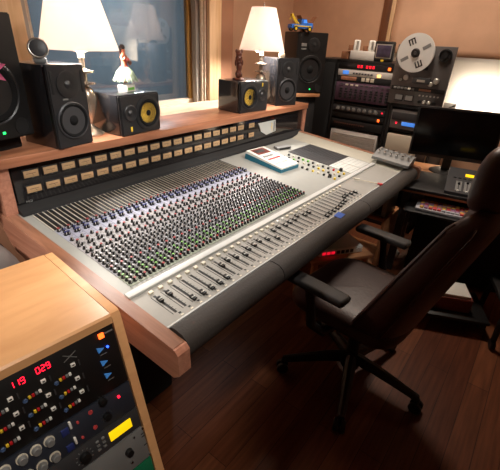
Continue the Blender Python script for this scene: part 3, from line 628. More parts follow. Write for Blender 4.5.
# ------------------------------------------------------------------ far racks (facing -X)
RX = 3.3
def rackT(y): return (RX, y, 0)
def face(y0, y1, z0, z1, d, m, parent, name='faceplate', bev=.002, x=0):
    b = MB(); b.box((x + d / 2, (y0 + y1) / 2, (z0 + z1) / 2), (d, y1 - y0, z1 - z0), bev); return part(name, b, m, parent)
def rack(label, y0, y1, ztop, z_sh):
    t = thing('equipment_rack', label, 'rack', (RX, (y0 + y1) / 2, 0), 0, 'black equipment racks'); w = (y1 - y0) / 2
    b = MB(); b.box((.25, 0, .04), (.5, 2 * w, .08), .004); b.box((.25, 0, ztop - .012), (.5, 2 * w, .024), .003); b.box((.49, 0, ztop / 2), (.02, 2 * w, ztop - .01))
    for s in (-1, 1): b.box((.25, s * (w - .011), ztop / 2), (.5, .022, ztop - .002), .002)
    for z in z_sh: b.box((.25, 0, z), (.48, 2 * w - .04, .014))
    part('cabinet', b, 'black', t); return t
rack('tall black equipment rack holding silver and purple units, behind the right end of the console', 1.075, 1.603, 1.372, [.56, 1.02])
rack('low black equipment rack under the reel tape machine', .672, 1.071, 1.075, [.63, .87])
def unit(name, label, cat, y, z, rz=0, group='rack units in the far racks'): return thing(name, label, cat, (RX - .004, y, z), rz, group)
yc = 1.339; hw = .238
def knobx(b, y, z, r, l=.015, mi=0): b.cyl((0, y, z), (-l, y, z), r, r * .85, 14, mi, .0015)
t = thing('storage_cabinet', 'plain tall black cabinet left of the equipment rack, behind the right main monitor', 'cabinet', (RX + .02, 1.74, 0), 0)
b = MB(); b.box((.22, 0, .685), (.44, .26, 1.37), .004); part('body', b, 'black', t)
b = MB(); b.box((-.006, 0, .70), (.012, .25, 1.28), .003); part('door', b, 'black_m', t)
# a) black display unit
t = unit('display_unit', 'black rack unit with red digit display and orange lamp, top of the left rack', 'rack unit', yc, 1.303); face(-hw, hw, 0, .045, .3, 'black', t)
b = MB()
for k in range(5): b.box((-.001, .06 - k * .028 - (.02 if k > 1 else 0), .024), (.003, .018, .022), .001)
part('digit_display', b, 'led_red_dim', t); b = MB(); b.box((-.001, -.205, .022), (.004, .022, .022), .002); part('indicator', b, 'led_orange', t)
# b) silver unit with blue lcd
t = unit('recorder_unit', 'silver rack unit with small blue screen and amber glow below the display unit', 'rack unit', yc, 1.249); face(-hw, hw, 0, .048, .3, 'grey_light', t)
b = MB(); b.box((-.001, .165, .025), (.003, .055, .03), .001); part('screen', b, 'lcd_blue', t); b = MB(); b.box((-.001, -.13, .018), (.003, .03, .022), .004); part('indicator', b, 'led_amber', t)
for k in range(7): b = MB(); b.box((-.003, .09 - k * .026, .022), (.008, .018, .012), .002); part('button', b, 'grey_dark', t)
# c) tape cards
t = unit('patch_unit', 'black rack unit with white label cards under the silver unit', 'rack unit', yc, 1.203); face(-hw, hw, 0, .044, .3, 'black_m', t)
for k, (y, w_) in enumerate(((.13, .14), (.0, .03), (-.04, .03), (-.08, .03))): b = MB(); b.box((-.002, y, .026), (.003, w_, .030), .001); part('label_card', b, 'cream' if k else 'shelf_wood', t)
# d) purple modules
t = unit('module_frame', 'purple module frame with rows of black knobs in the left rack', 'rack unit', yc, 1.047); face(-hw, hw, 0, .15, .3, 'purple', t)
for k in range(10):
    y = .205 - k * .0455
    b = MB(); b.box((-.001, y, .075), (.002, .001, .14)); b.box((-.0015, y - .022, .075), (.003, .03, .012), .001)
    part('divider', b, 'black', t)
    for z in (.03, .055, .095): b = MB(); knobx(b, y - .022, z, .012); part('knob', b, 'black', t)
    b = MB(); b.box((-.003, y - .022, .132), (.006, .024, .012), .001); part('button', b, 'cream' if k in (1, 2, 3) else 'grey_dark', t)
# e) f) g)
t = unit('compressor_unit', 'dark grey rack unit with dials below the purple modules', 'rack unit', yc, .955); face(-hw, hw, 0, .052, .3, 'grey_dark', t)
for k in range(8): b = MB(); b.lathe([(.018, 0), (.018, .002), (.013, .003), (.010, .012), (0, .012)], (0, .19 - k * .05, .026), (-1, 0, 0), 16); part('knob', b, 'grey', t)
b = MB(); b.box((-.001, -.215, .03), (.004, .01, .008), .001); part('indicator', b, 'led_red', t)
t = unit('black_unit', 'plain black rack unit with one orange light in the left rack', 'rack unit', yc, .90); face(-hw, hw, 0, .046, .3, 'black', t)
b = MB(); b.box((-.001, -.195, .022), (.004, .018, .022), .002); part('indicator', b, 'led_orange', t)
t = unit('patchbay', 'patchbay of brass sockets with dark cable opening in the left rack', 'rack unit', yc, .815); face(-hw, hw, 0, .07, .3, 'black_m', t)
for k in range(14): b = MB(); b.cyl((0, .20 - k * .021, .04), (-.01, .20 - k * .021, .036), .006, .005, 10); part('jack', b, 'tiki', t)
# h) white amplifier
t = unit('power_amplifier', 'large pale ribbed amplifier at the bottom of the left rack', 'amplifier', yc, .569); face(-.215, hw - .01, 0, .225, .3, 'grey_light', t)
for k in range(7): b = MB(); b.box((-.004, .0, .10 + k * .016), (.01, .40, .006), .002); part('rib', b, 'grey_light', t)
b = MB(); b.box((-.002, .17, .045), (.005, .03, .012), .002); part('indicator', b, 'led_green', t)
# right rack units
t = unit('disk_drive_unit', 'grey rack unit with red light and pale blue strip under the tape machine', 'rack unit', .872, .885); face(-.172, .172, 0, .15, .3, 'grey', t)
b = MB(); b.box((-.002, -.03, .045), (.004, .21, .03), .001); part('screen', b, 'lcd_blue', t); b = MB(); b.box((-.002, .12, .045), (.005, .012, .012), .002); part('indicator', b, 'led_red', t); b = MB(); b.box((-.003, 0, .10), (.006, .33, .06), .002); part('drive_door', b, 'grey_dark', t)
t = unit('computer_tower', 'cream box with black side strip in the rack below the tape machine', 'computer', .872, .64); face(-.172, .172, 0, .20, .4, 'cream', t)
b = MB(); b.box((-.002, -.13, .10), (.006, .08, .19), .002); part('drive_door', b, 'grey_dark', t); b = MB(); b.box((-.006, -.13, .14), (.004, .05, .012), .001); part('slot', b, 'grey', t)
# objects on the left rack
t = thing('framed_picture', 'small black framed picture with silver inner border on top of the left rack', 'picture', (3.345, 1.225, 1.373), R(0))
b = MB(); b.box((.012, 0, .075), (.03, .165, .15), .012); part('frame', b, 'black', t)
b = MB(); b.box((-.0035, 0, .077), (.004, .132, .104), .018, seg=3); part('mount', b, 'alu', t)
b = MB(); b.box((-.0055, 0, .077), (.004, .116, .088), .014, seg=3); part('print', b, 'picture', t)
b = MB(); b.box((-.006, 0, .008), (.01, .024, .016), .002); part('plaque', b, 'tin_yellow', t)
b = MB(); b.box((0, 0, .035), (.16, .215, .07), .006); o = put('storage_box', b.mesh('storage_box', 'grey_light'), None, (3.42, 1.405, 1.373)); tag(o, 'pale grey oblong box on top of the left rack', 'box')
for y, l in ((1.48, 'left silver and white gadget standing on the pale grey box'), (1.35, 'right silver and white gadget standing on the pale grey box, nearer the framed picture')):
    t = thing('gadget', l, 'gadget', (3.39, y, 1.444), R(15), 'gadgets on the pale box'); b = MB(); b.box((0, 0, .04), (.05, .05, .08), .008); part('body', b, 'white', t)
    b = MB(); b.box((-.026, -.006, .04), (.004, .02, .066), .002); part('display', b, 'alu', t); b = MB(); b.box((.0, .05, .02), (.04, .035, .04), .004); part('battery', b, 'card', t)
b = MB(); b.box((0, 0, .03), (.10, .07, .06), .003); o = put('card_carton', b.mesh('card_carton', 'card'), None, (3.42, 1.57, 1.373)); tag(o, 'small brown carton at the left corner of the rack top', 'box')

# reel-to-reel tape machine
t = thing('tape_machine', 'reel-to-reel tape machine with one big silver reel, on the right rack', 'tape machine', (RX - .01, .884, 1.076), 0)
b = MB(); b.box((.06, .0, .218), (.10, .36, .40), .004); part('case', b, 'black', t)
b = MB(); b.box((.0, 0, .218), (.02, .425, .425), .003); part('deck_plate', b, 'deck', t)
ry, rz_ = .062, .378
def reel_frame(mb): return mb
b = MB(); b.cyl((-.01, ry, rz_), (-.028, ry, rz_), .045, None, 24); part('spindle', b, 'black', t)
b = MB(); b.cyl((-.03, ry, rz_), (-.033, ry, rz_), .134, None, 56); b.cyl((-.045, ry, rz_), (-.048, ry, rz_), .134, None, 56); rl = part('reel', b, 'reel_silver', t, label='large silver tape reel')
b = MB(); b.cyl((-.033, ry, rz_), (-.045, ry, rz_), .09, None, 40); part('tape_pack', b, 'tiki', rl)
b = MB(); b.cyl((-.044, ry, rz_), (-.058, ry, rz_), .034, .03, 28, 0, .003); b.cyl((-.056, ry, rz_), (-.064, ry, rz_), .012, .01, 16, 1); part('hub', b, ['black', 'grey_dark'], rl)
for a0 in (-28, 152):
    b = MB()
    for k in (-1, 0, 1):
        a = R(a0) ; rad = Vector((0, -math.sin(a) , math.cos(a))); tan = Vector((0, math.cos(a), math.sin(a)))
        c_ = Vector((-.0485, ry, rz_)) - rad * -.082 + tan * (k * .020)
        q = Matrix.Translation(c_) @ Matrix.Rotation(a, 4, 'X'); old = b.T; b.T = q; b.box((0, 0, 0), (.001, .009, .042), .0); b.T = old
    c_ = Vector((-.0485, ry, rz_)) + rad * .101; b.T = Matrix.Translation(c_) @ Matrix.Rotation(a, 4, 'X'); b.box((0, 0, 0), (.001, .05, .008)); b.T = Matrix(); part('reel_window', b, 'black', rl)
for a0 in (58, 238):
    b = MB(); a = R(a0); rad = Vector((0, -math.sin(a), math.cos(a))); b.T = Matrix.Translation(Vector((-.0485, ry, rz_)) + rad * .085) @ Matrix.Rotation(a, 4, 'X'); b.box((0, 0, 0), (.001, .024, .058)); b.T = Matrix(); part('reel_label', b, 'grey', rl)
b = MB(); b.lathe([(.045, 0), (.045, .012), (.038, .014), (.034, .006), (.02, .006), (.018, .024), (0, .025)], (-.01, -.145, .372), (-1, 0, 0), 28); part('spindle', b, 'black', t)
b = MB(); b.box((-.022, -.02, .19), (.03, .13, .045), .004, mi=0); b.box((-.038, -.02, .19), (.004, .06, .016), .001, mi=1); part('head_cover', b, ['grey_dark', 'alu'], t)
for y, z, r_ in ((.10, .205, .022), (-.09, .17, .018), (-.125, .195, .022), (.14, .185, .010)): b = MB(); b.cyl((-.008, y, z), (-.03, y, z), r_, r_ * .9, 18, 0, .002); part('roller', b, 'alu', t)
b = MB(); b.box((-.014, -.02, .275), (.012, .05, .022), .002); part('counter', b, 'black', t)
b = MB(); b.box((-.012, 0, .125), (.006, .40, .03), .001, mi=0); b.box((-.0155, -.06, .125), (.003, .09, .016), mi=1); part('control_strip', b, ['black', 'shelf_wood'], t)
for k in range(6): b = MB(); b.box((-.018, .17 - k * .028, .125), (.010, .02, .016), .002); part('button', b, 'grey' if k != 4 else 'white', t)
for y in (.125, .045): b = MB(); b.box((-.014, y, .055), (.010, .066, .05), .003, mi=0); b.box((-.0195, y, .057), (.002, .056, .036), mi=1); part('vu_meter', b, ['black', 'grey'], t)
for k in range(4): b = MB(); b.cyl((-.01, -.04 - k * .035, .04 if k % 2 == 0 else .04), (-.03, -.04 - k * .035, .04), .014, .012, 16, 0, .002); part('knob', b, 'alu' if k in (1, 2) else 'black', t)
for k in range(6): b = MB(); b.cyl((-.01, -.03 - k * .027, .085), (-.02, -.03 - k * .027, .085), .006, None, 10); part('switch', b, 'alu', t)

# ------------------------------------------------------------------ computer desk (turned 11 degrees)
DA = R(-90 + 9.5)                                                    # local +x runs along the front edge, +y away
t = thing('computer_desk', 'black-topped computer desk at the right end of the console', 'desk', (2.52, .645, 0), DA)
b = MB(); b.box((.66, .39, .645), (1.34, .72, .03), .004); part('table_top', b, 'table_wood', t)
b = MB(); b.box((.665, .20, .671), (1.35, .45, .022), .006); part('desk_mat', b, 'black', t, label='black front slab')
b = MB(); b.box((.05, .10, .315), (.05, .09, .63), .006); part('leg', b, 'grey_dark', t)
for x, y in ((.05, .68), (1.25, .68), (1.25, .08)): b = MB(); b.box((x, y, .315), (.05, .06, .63), .006); part('leg', b, 'grey_dark', t)
b = MB(); b.box((.65, .55, .42), (1.14, .02, .42)); part('modesty_panel', b, 'black_m', t)
b = MB(); b.box((.38, .03, .556), (.64, .32, .016), .004); part('keyboard_tray', b, 'black', t)
b = MB(); b.box((.46, .28, .27), (.62, .30, .52), .004); part('pedestal', b, 'black_m', t)
# keyboard
t = thing('computer_keyboard', 'editing keyboard with red, yellow and mauve keys on the pull-out tray', 'keyboard', Matrix.Translation((2.52, .645, .5645)) @ Matrix.Rotation(DA, 4, 'Z') @ Vector((.36, -.015, 0)), DA)
b = MB(); b.box((0, 0, .010), (.46, .165, .018), .004); part('case', b, 'key_gry', t)
random.seed(4); kset = {}
for r_ in range(6):
    for k in range(16):
        c = random.choice(['key_red', 'key_yel', 'key_pur', 'key_red', 'key_gry']) if r_ < 3 else random.choice(['key_yel', 'key_yel', 'key_red', 'key_pur'])
        if (r_, k) in ((0, 5), (0, 6), (0, 7), (0, 8)): c = 'key_gry'
        if c not in kset: kset[c] = MB().box((0, 0, .005), (.022, .019, .012), .002).mesh('key', c)
        put('key', kset[c], t, (-.195 + k * .026, -.062 + r_ * .0245, .019))
# monitor
t = thing('computer_monitor', 'black flat computer monitor switched off on the desk', 'monitor', (3.10, .50, .6605), R(-90 + 13))
b = MB(); b.box((0, 0, .285), (.565, .035, .355), .006); part('housing', b, 'black', t)
b = MB(); b.box((0, -.0178, .292), (.535, .003, .315), .0005); part('screen', b, 'screen', t)
b = MB(); b.lathe([(.11, 0), (.11, .006), (.09, .014), (.03, .018), (0, .018)], (0, .04, 0), seg=32); part('base', b, 'black', t)
b = MB(); b.box((0, .03, .07), (.06, .03, .13), .008); part('neck', b, 'black', t)
# fader controller on desk
t = thing('fader_controller', 'dark fader control surface with yellow lit screen on the black desk', 'control surface', Matrix.Translation((2.52, .645, .683)) @ Matrix.Rotation(DA, 4, 'Z') @ Vector((.43, .19, 0)), DA)
b = MB(); b.prism([(-.20, 0), (-.20, .018), (.06, .045), (.19, .075), (.19, 0)], -.165, .30, 'x'); part('case', b, 'grey_dark', t)
def cz(y): return .018 + (y + .20) * .104
for k in range(4): 
    b = MB(); b.box((-.09 + k * .05, -.09, cz(-.09) + .001), (.036, .16, .003), 0, (R(6), 0, 0), 0); b.box((-.09 + k * .05, -.09, cz(-.09) + .003), (.005, .13, .001), 0, (R(6), 0, 0), 1); part('fader_plate', b, ['grey', 'black'], t)
    b = MB(); b.box((-.09 + k * .05, -.06 + .03 * (k % 3), cz(-.06 + .03 * (k % 3)) + .007), (.014, .026, .012), .002, (R(6), 0, 0)); part('fader_cap', b, 'black', t)
    b = MB(); b.sphere((-.09 + k * .05, -.172, cz(-.172) + .003), .007, 10); part('knob', b, 'white', t)
b = MB(); b.box((.0, .095, .056), (.12, .035, .004), .001, (R(13), 0, 0)); part('screen', b, 'lcd_yellow', t, label='yellow lit screen')
for k in range(6): b = MB(); b.box((-.12 + k * .03, .045, cz(.045) + .002), (.02, .014, .006), .002, (R(6), 0, 0)); part('button', b, 'black', t)
b = MB(); b.box((0, 0, .02), (.13, .05, .04), .004, mi=0); b.box((.082, 0, .02), (.05, .051, .041), .004, mi=1)
o = put('paper_packet', b.mesh('paper_packet', ['white', 'red']), None, Matrix.Translation((2.52, .645, .6605)) @ Matrix.Rotation(DA, 4, 'Z') @ Vector((.38, .475, 0)), (0, 0, DA)); tag(o, 'white and red paper packet behind the fader control surface', 'packet')

# ------------------------------------------------------------------ office chair
CA = R(-6)
ch = thing('office_chair', 'dark brown leather office chair pulled up to the console', 'chair', (1.444, .404, 0), CA)
for k in range(5):
    a = R(-90 - k * 72 - 0) - CA
    d = Vector((math.cos(a), math.sin(a), 0)); sd = Vector((-d.y, d.x, 0))
    b = MB(); b.tube([d * .02 + Vector((0, 0, .125)), d * .12 + Vector((0, 0, .118)), d * .25 + Vector((0, 0, .095)), d * .335 + Vector((0, 0, .078))], [.03, .027, .021, .018], 10); lg = part('leg', b, 'black', ch)
    b = MB(); c_ = d * .335
    for s_ in (-1, 1): b.cyl(c_ + sd * (s_ * .008) + Vector((0, 0, .029)), c_ + sd * (s_ * .026) + Vector((0, 0, .029)), .029, None, 20, 0, .004)
    b.cyl(c_ + Vector((0, 0, .03)), c_ + Vector((0, 0, .08)), .010); part('caster', b, 'black', lg)
b = MB(); b.lathe([(.045, .07), (.045, .13), (.03, .15), (.03, .28), (.022, .285), (.022, .40), (0, .40)], seg=24); part('gas_lift', b, 'black', ch)
b = MB(); b.box((0, -.01, .40), (.22, .30, .05), .015); part('mechanism', b, 'black', ch)
def seat(u, v):
    th = u * 2 * PI; ph = (v - .5) * PI
    def se(c, e): return math.copysign(abs(c) ** e, c)
    x = .255 * se(math.cos(th), .45) * abs(math.cos(ph)) ** .35; y = .26 * se(math.sin(th), .45) * abs(math.cos(ph)) ** .35; z = .055 * se(math.sin(ph), .7)
    return (x, y + .02, .475 + z - .25 * max(0, y - .12) * .3)
b = MB(); b.grid(seat, 40, 16); part('seat', b, 'leather', ch, 60)
# backrest: closed shell with side bolsters
def bk(u, v, half=.262, z0=.425, z1=1.06):
    # u around 0..1, v up 0..1
    def se(c, e): return math.copysign(abs(c) ** e, c)
    prof = min(1, (v / .12) ** .4) if v < .12 else (min(1, ((1 - v) / .10) ** .5) if v > .9 else 1)
    hw_ = half * (.86 + .2 * math.sin(PI * min(1, v * 1.15)) - .30 * max(0, v - .55)) * (.55 + .45 * prof)
    th = u * 2 * PI; cx = se(math.cos(th), .55); cy = se(math.sin(th), .7)
    t_ = (.080 + .036 * cx * cx) * (1 - .42 * v) * prof
    wrap = .065 * cx * cx * (1 - .35 * v)
    z = z0 + v * (z1 - z0)
    base = -.228 - (z - .65) * .37
    return (hw_ * cx, base + wrap + t_ * cy, z + .03 * (1 - cx * cx) * 0)
b = MB(); b.grid(bk, 48, 30); bk_o = part('backrest', b, 'leather', ch, 60)
for s_ in (-1, 1):
    for off in (-.30, .20):
        b = MB()
        pts = []
        for k in range(22):
            v = .05 + k / 21 * .88; th = (0 if s_ > 0 else .5) + (off * (1 if s_ > 0 else -1)) * .25
            p_ = Vector(bk(th % 1, v)); pts.append(p_ * 1.0)
        b.tube(pts, .0055, 6); part('piping', b, 'leather', bk_o)
b = MB(); b.grid(lambda u, v: (lambda x, y, z: (x, y, z))(*[(.132 * math.copysign(abs(math.cos(u * 2 * PI)) ** .6, math.cos(u * 2 * PI)) * math.cos((v - .5) * PI) ** .45), -.352 - .03 * (v - .5) + .070 * math.sin(u * 2 * PI) * math.cos((v - .5) * PI) ** .5 + .02 * math.cos(u * 2 * PI) ** 2, 1.142 + .108 * math.copysign(abs(math.sin((v - .5) * PI)) ** .85, v - .5)]), 36, 20); part('headrest', b, 'leather', ch, 60)
for s_ in (-1, 1):
    b = MB(); b.box((s_ * .31, .105 + .015 * (s_ - 1), .648), (.075, .275, .032), .014, seg=3); part('armrest', b, 'arm_pad', ch, label='dark grey armrest pad')
    b = MB(); b.tube([(s_ * .16, .02, .41), (s_ * .27, .04, .42), (s_ * .315, .07, .47), (s_ * .318, .10, .635)], [.018, .020, .022, .020], 10); part('arm_support', b, 'black', ch)
b = MB(); b.tube([(0, -.08, .40), (0, -.16, .40), (0, -.19, .45)], .028, 10); part('back_bracket', b, 'black', ch)

# ------------------------------------------------------------------ wooden desktop rack, lower left
RY = R(-4.5); A = Vector((.436, .742, .84)); LE = R(15)
rk = thing('wooden_rack', 'maple wooden equipment rack with slanted front in the lower left corner', 'rack', A, RY)
RB = .84 / math.cos(LE)
DN = Vector((0, -math.sin(LE), -math.cos(LE)))
# in the rack's frame: x along the front (negative to the left), y to the rear
def slab(x0, x1): 
    d = DN * (.84 / math.cos(LE)); b = MB(); b.prism([(-.003, -.010), (.004, .001), (.012, .0042), (.412, .0042), (.422, -.004), (.42, -.84), (d.y, -.84)], x0, x1); return b
b = slab(-.0235, .001); part('side_panel', b, 'rack_wood', rk)
b = slab(-.543, -.5195); part('side_panel', b, 'rack_wood', rk)
b = MB(); b.prism([(-.006, -.022), (-.002, -.002), (.004, .003), (.416, .003), (.422, -.002), (.42, -.022)], -.52, -.0245); part('top_panel', b, 'rack_wood', rk)
b = MB(); b.box((-.27, .41, -.42), (.50, .014, .80)); part('back_panel', b, 'black_m', rk)
b = MB(); b.box((-.27, .12, -.81), (.5, .55, .02)); part('bottom_panel', b, 'rack_wood', rk)
FM = Matrix.Translation(A) @ Matrix.Rotation(RY, 4, 'Z') @ Matrix.Rotation(-LE, 4, 'X')     # face frame: x right, z up along the slope, -y outward
def fu(name, label, cat, v0, v1, m, depth=.2):
    t = bpy.data.objects.new(name, None); C.objects.link(t); t.empty_display_size = .05
    t.matrix_world = FM @ Matrix.Translation((-.27, .006, -v1)); tag(t, label, cat, 'units in the wooden rack')
    b = MB(); b.box((0, depth / 2, (v1 - v0) / 2 ), (.490, depth, v1 - v0 - .002), .0015); part('faceplate', b, m, t); return t
def q(v1, u_, v_): return (u_ + .27, v1 - v_)                       # face coordinates -> unit coordinates (x, z)
SEG = {'0': 'abcdef', '1': 'bc', '2': 'abged', '9': 'abcdfg', '4': 'bcfg'}
def seven(mb, s, x, z, h):
    w_ = h * .5; k_ = h * .11
    for c in s:
        if c == '.': mb.box((x - w_ * .28, 0, z - h / 2), (k_, .002, k_)); continue
        for g_ in SEG[c]:
            dx, dz, hor = {'a': (0, h / 2, 1), 'd': (0, -h / 2, 1), 'g': (0, 0, 1), 'b': (w_ / 2, h / 4, 0), 'c': (w_ / 2, -h / 4, 0), 'e': (-w_ / 2, -h / 4, 0), 'f': (-w_ / 2, h / 4, 0)}[g_]
            mb.box((x + dx, 0, z + dz), (w_ * .8, .002, k_) if hor else (k_, .002, h * .42))
        x += w_ * 1.55
v1 = .207
t = fu('automation_unit', 'black unit with red 119 and 02.9 readouts at the top of the wooden rack', 'rack unit', .026, v1, 'black')
b = MB(); x, z = q(v1, -.276, .051); seven(b, '119', x, z, .015); x, z = q(v1, -.219, .047); seven(b, '02.9', x, z, .015); part('digit_display', b, 'led_red', t, 0)
def fpart(nm, t, v1, u_, v_, sx, sz, m, d=.006, bev=.001):
    x, z = q(v1, u_, v_); b = MB(); b.box((x, -d / 2 + .0005, z), (sx, d, sz), bev); return part(nm, b, m, t)
fpart('power_button', t, v1, -.062, .043, .014, .014, 'led_orange'); fpart('indicator', t, v1, -.054, .080, .005, .005, 'led_blue')
for v_ in (.078, .117, .156):
    x, z = q(v1, -.073, v_); b = MB(); b.prism([(x - .009, z + .008), (x + .009, z), (x - .007, z - .008)], -.004, .0005, 'y'); part('button', b, 'tri_blue', t)
    fpart('legend', t, v1, -.068, v_ + .017, .018, .002, 'grey', .0012, 0)
x, z = q(v1, -.146, .054); b = MB()
for a in (35, -25): b.box((x, -.0005, z), (.036, .0012, .002), 0, (0, R(a), 0))
part('legend', b, 'grey', t)
b = MB(); b.box((q(v1, -.04, .04)[0], -.0005, q(v1, 0, .042)[1]), (.022, .0012, .004)); part('legend', b, 'grey', t)
hexm = MB(); hexm.lathe([(.0055, 0), (.0055, .004), (.0042, .005), (.0042, .002), (0, .002)], (0, 0, 0), (0, -1, 0), 6); hexm = hexm.mesh('hex_button', ['hex'])
kb4 = {c: MB().box((0, -.003, 0), (.0058, .006, .0075), .001).mesh('button', c) for c in ('tin_yellow', 'red', 'grey', 'white', 'led_orange')}
sqm = MB().box((0, -.003, 0), (.011, .006, .009), .001, mi=0).box((0, -.0063, 0), (.005, .001, .003), mi=1).mesh('square_button', ['white', 'black'])
for ci in range(5):
    for ri_ in range(3):
        u0 = -.192 - ci * .0705; v0 = .101 + ri_ * .040
        if u0 + .05 < -.51: continue
        x, z = q(v1, u0, v0); put('hex_button', hexm, t, (x, 0, z)); 
        for k, c in enumerate(('tin_yellow', 'red', 'grey', 'white')): put('button', kb4[c], t, (x + .010 + k * .0078, 0, z + .004 + k * .0003))
        x2, z2 = q(v1, u0 + .046, v0 - .024); put('square_button', sqm, t, (x2, 0, z2))
        b = MB(); b.box((x2 - .017 + .033, -.0008, z2 - .004), (.003, .0016, .016)); part('tick_mark', b, 'grey_dark', t)
v1 = .298
t = fu('preamp_unit', 'slate unit with big silver-ringed knobs and white switches in the wooden rack', 'rack unit', .210, v1, 'preamp')
for v_ in (.230, .278):
    for u_ in (-.248, -.2785, -.309, -.345, -.38):
        x, z = q(v1, u_, v_); b = MB(); b.lathe([(.0125, 0), (.0125, .003), (.0105, .0035), (.009, .016), (.008, .017), (0, .017)], (x, 0, z), (0, -1, 0), 24, 0); b.lathe([(.0128, .0005), (.0128, .004), (.0108, .0045)], (x, 0, z), (0, -1, 0), 24, 1); part('knob', b, ['grey', 'cream'], t)
    fpart('rocker_switch', t, v1, -.196, v_ - .006, .006, .021, 'white', .008, .002); fpart('display', t, v1, -.211, v_ + .004, .018, .018, 'navy'); 
    x, z = q(v1, -.178, v_); b = MB(); b.cyl((x, 0, z), (x, -.006, z), .0035, .003, 10); part('indicator', b, 'key_red', t)
    x, z = q(v1, -.1425, v_ - .003); b = MB(); b.lathe([(.0058, 0), (.0058, .003), (.003, .003), (.003, .001), (0, .001)], (x, 0, z), (0, -1, 0), 16); part('jack', b, 'key_red', t)
    x, z = q(v1, -.1075, v_ - .012); b = MB()
    b.lathe([(.0105, 0), (.010, .012), (0, .013)], (x, 0, z), (0, -1, 0), 20, 0)
    for k in range(9): a = R(-130 + k * 30); b.box((x + .0145 * math.sin(a), -.0006, z + .0145 * math.cos(a)), (.0045, .0012, .0022), 0, (0, a + PI / 2, 0), 1)
    part('knob', b, ['black', 'grey_dark'], t)
fpart('indicator', t, v1, -.064, .234, .006, .006, 'led_red')
v1 = .366
t = fu('effects_unit', 'dark unit with glowing yellow screen in the wooden rack', 'rack unit', .300, v1, 'grey_dark')
fpart('screen', t, v1, -.084, .332, .066, .029, 'lcd_yellow', .003)
x, z = q(v1, -.188, .335); b = MB(); b.lathe([(.014, 0), (.013, .014), (0, .015)], (x, 0, z), (0, -1, 0), 24, 0)
for k in range(11): a = R(-150 + k * 30); b.box((x + .021 * math.sin(a), -.0006, z + .021 * math.cos(a)), (.004, .0012, .002), 0, (0, a + PI / 2, 0), 1)
part('knob', b, ['black', 'grey'], t)
for r_ in range(3):
    for c_ in range(2): fpart('button', t, v1, -.150 + c_ * .016, .318 + r_ * .013, .008, .005, 'grey')
for k in range(4): x, z = q(v1, -.26 - k * .06, .333); b = MB(); b.cyl((x, 0, z), (x, -.012, z), .011, .009, 16, 0, .002); part('knob', b, 'black', t)
v1 = .480
t = fu('silver_unit', 'brushed silver unit with black knob near the bottom of the wooden rack', 'rack unit', .368, v1, 'grey')
x, z = q(v1, -.081, .415); b = MB(); b.lathe([(.0115, 0), (.010, .014), (0, .015)], (x, 0, z), (0, -1, 0), 20); b.box((x, -.0155, z + .004), (.002, .001, .008)); part('knob', b, 'black', t)
for u_, v_, r_ in ((-.082, .452, .005), (-.057, .382, .0035), (-.026, .375, .004), (-.026, .47, .004)):
    x, z = q(v1, u_, v_); b = MB(); b.cyl((x, 0, z), (x, -.005, z), r_, r_ * .8, 12); part('screw', b, 'chrome', t)
for v_ in (.392, .402, .432): fpart('legend', t, v1, -.03, v_, .010, .003, 'black', .001, 0)
for k in range(4): x, z = q(v1, -.17 - k * .08, .42); b = MB(); b.cyl((x, 0, z), (x, -.014, z), .012, .010, 16, 0, .002); part('knob', b, 'black', t)
v1 = .56
t = fu('green_unit', 'green faced unit at the very bottom of the wooden rack', 'rack unit', .483, v1, 'green_panel')
for k in range(4): x, z = q(v1, -.09 - k * .09, .52); b = MB(); b.cyl((x, 0, z), (x, -.014, z), .012, .010, 16, 0, .002); part('knob', b, 'black', t)

# grey bag at the left edge
t = thing('gear_bag', 'grey padded gear bag with black piping standing behind the wooden rack', 'bag', (.262, 1.45, 0), R(0))
def bagf(u, v):
    def se(c, e): return math.copysign(abs(c) ** e, c)
    th = u * 2 * PI; ph = (v - .5) * PI
    return (.21 * se(math.cos(th), .5) * abs(math.cos(ph)) ** .4, .12 * se(math.sin(th), .5) * abs(math.cos(ph)) ** .4, .405 + .405 * se(math.sin(ph), .6))
b = MB(); b.grid(bagf, 32, 20); part('body', b, 'bag', t, 60)
for s_ in (0.06, .56): b = MB(); b.tube([Vector(bagf(s_, .06 + k * .044)) * 1.0 for k in range(21)], .009, 6); part('piping', b, 'black', t)

# ------------------------------------------------------------------ under the console and under the desk
AZ = math.atan2(-1.973, 2.863)
t = thing('headphone_amplifier', 'small silver half-rack unit with red lit digits under the console', 'rack unit', (1.905, .727, .376), AZ)
b = MB(); b.box((0, .10, .022), (.29, .20, .044), .004); part('case', b, 'white', t)
for k in range(3): b = MB(); b.box((-.115 + k * .030, -.001, .02), (.022, .004, .018), .001); part('digit_display', b, 'led_red_dim', t)
for k in range(4): b = MB(); b.box((-.02 + k * .030, -.001, .02), (.022, .004, .022), .002); part('button', b, 'black', t)
b = MB(); b.lathe([(.015, 0), (.015, .004), (.008, .004), (.008, .001), (0, .001)], (.115, 0, .022), (0, -1, 0), 20); part('jack', b, 'white', t)
t = thing('wooden_stool', 'low wooden stand under the small silver unit beneath the console', 'stand', (1.95, .80, 0), AZ)
b = MB(); b.box((0, 0, .364), (.40, .26, .022), .003); part('table_top', b, 'table_wood', t)
for sx in (-1, 1):
    for sy in (-1, 1): b = MB(); b.box((sx * .17, sy * .10, .177), (.03, .03, .354), .003); part('leg', b, 'table_wood', t)
t = thing('wooden_shelf_unit', 'low wooden shelf unit under the far right end of the console', 'shelf unit', (2.515, .925, 0), R(-90))
for z in (.395, .03): b = MB(); b.box((0, .16, z), (.44, .32, .02), .002); part('shelf_board', b, 'table_wood', t)
for s_ in (-1, 1): b = MB(); b.box((s_ * .23, .16, .20), (.02, .32, .40), .002); part('side_panel', b, 'table_wood', t)
t = thing('small_mixer', 'small grey box with black knob and red light on the wooden shelf unit', 'mixer', (2.53, .84, .406), R(-90))
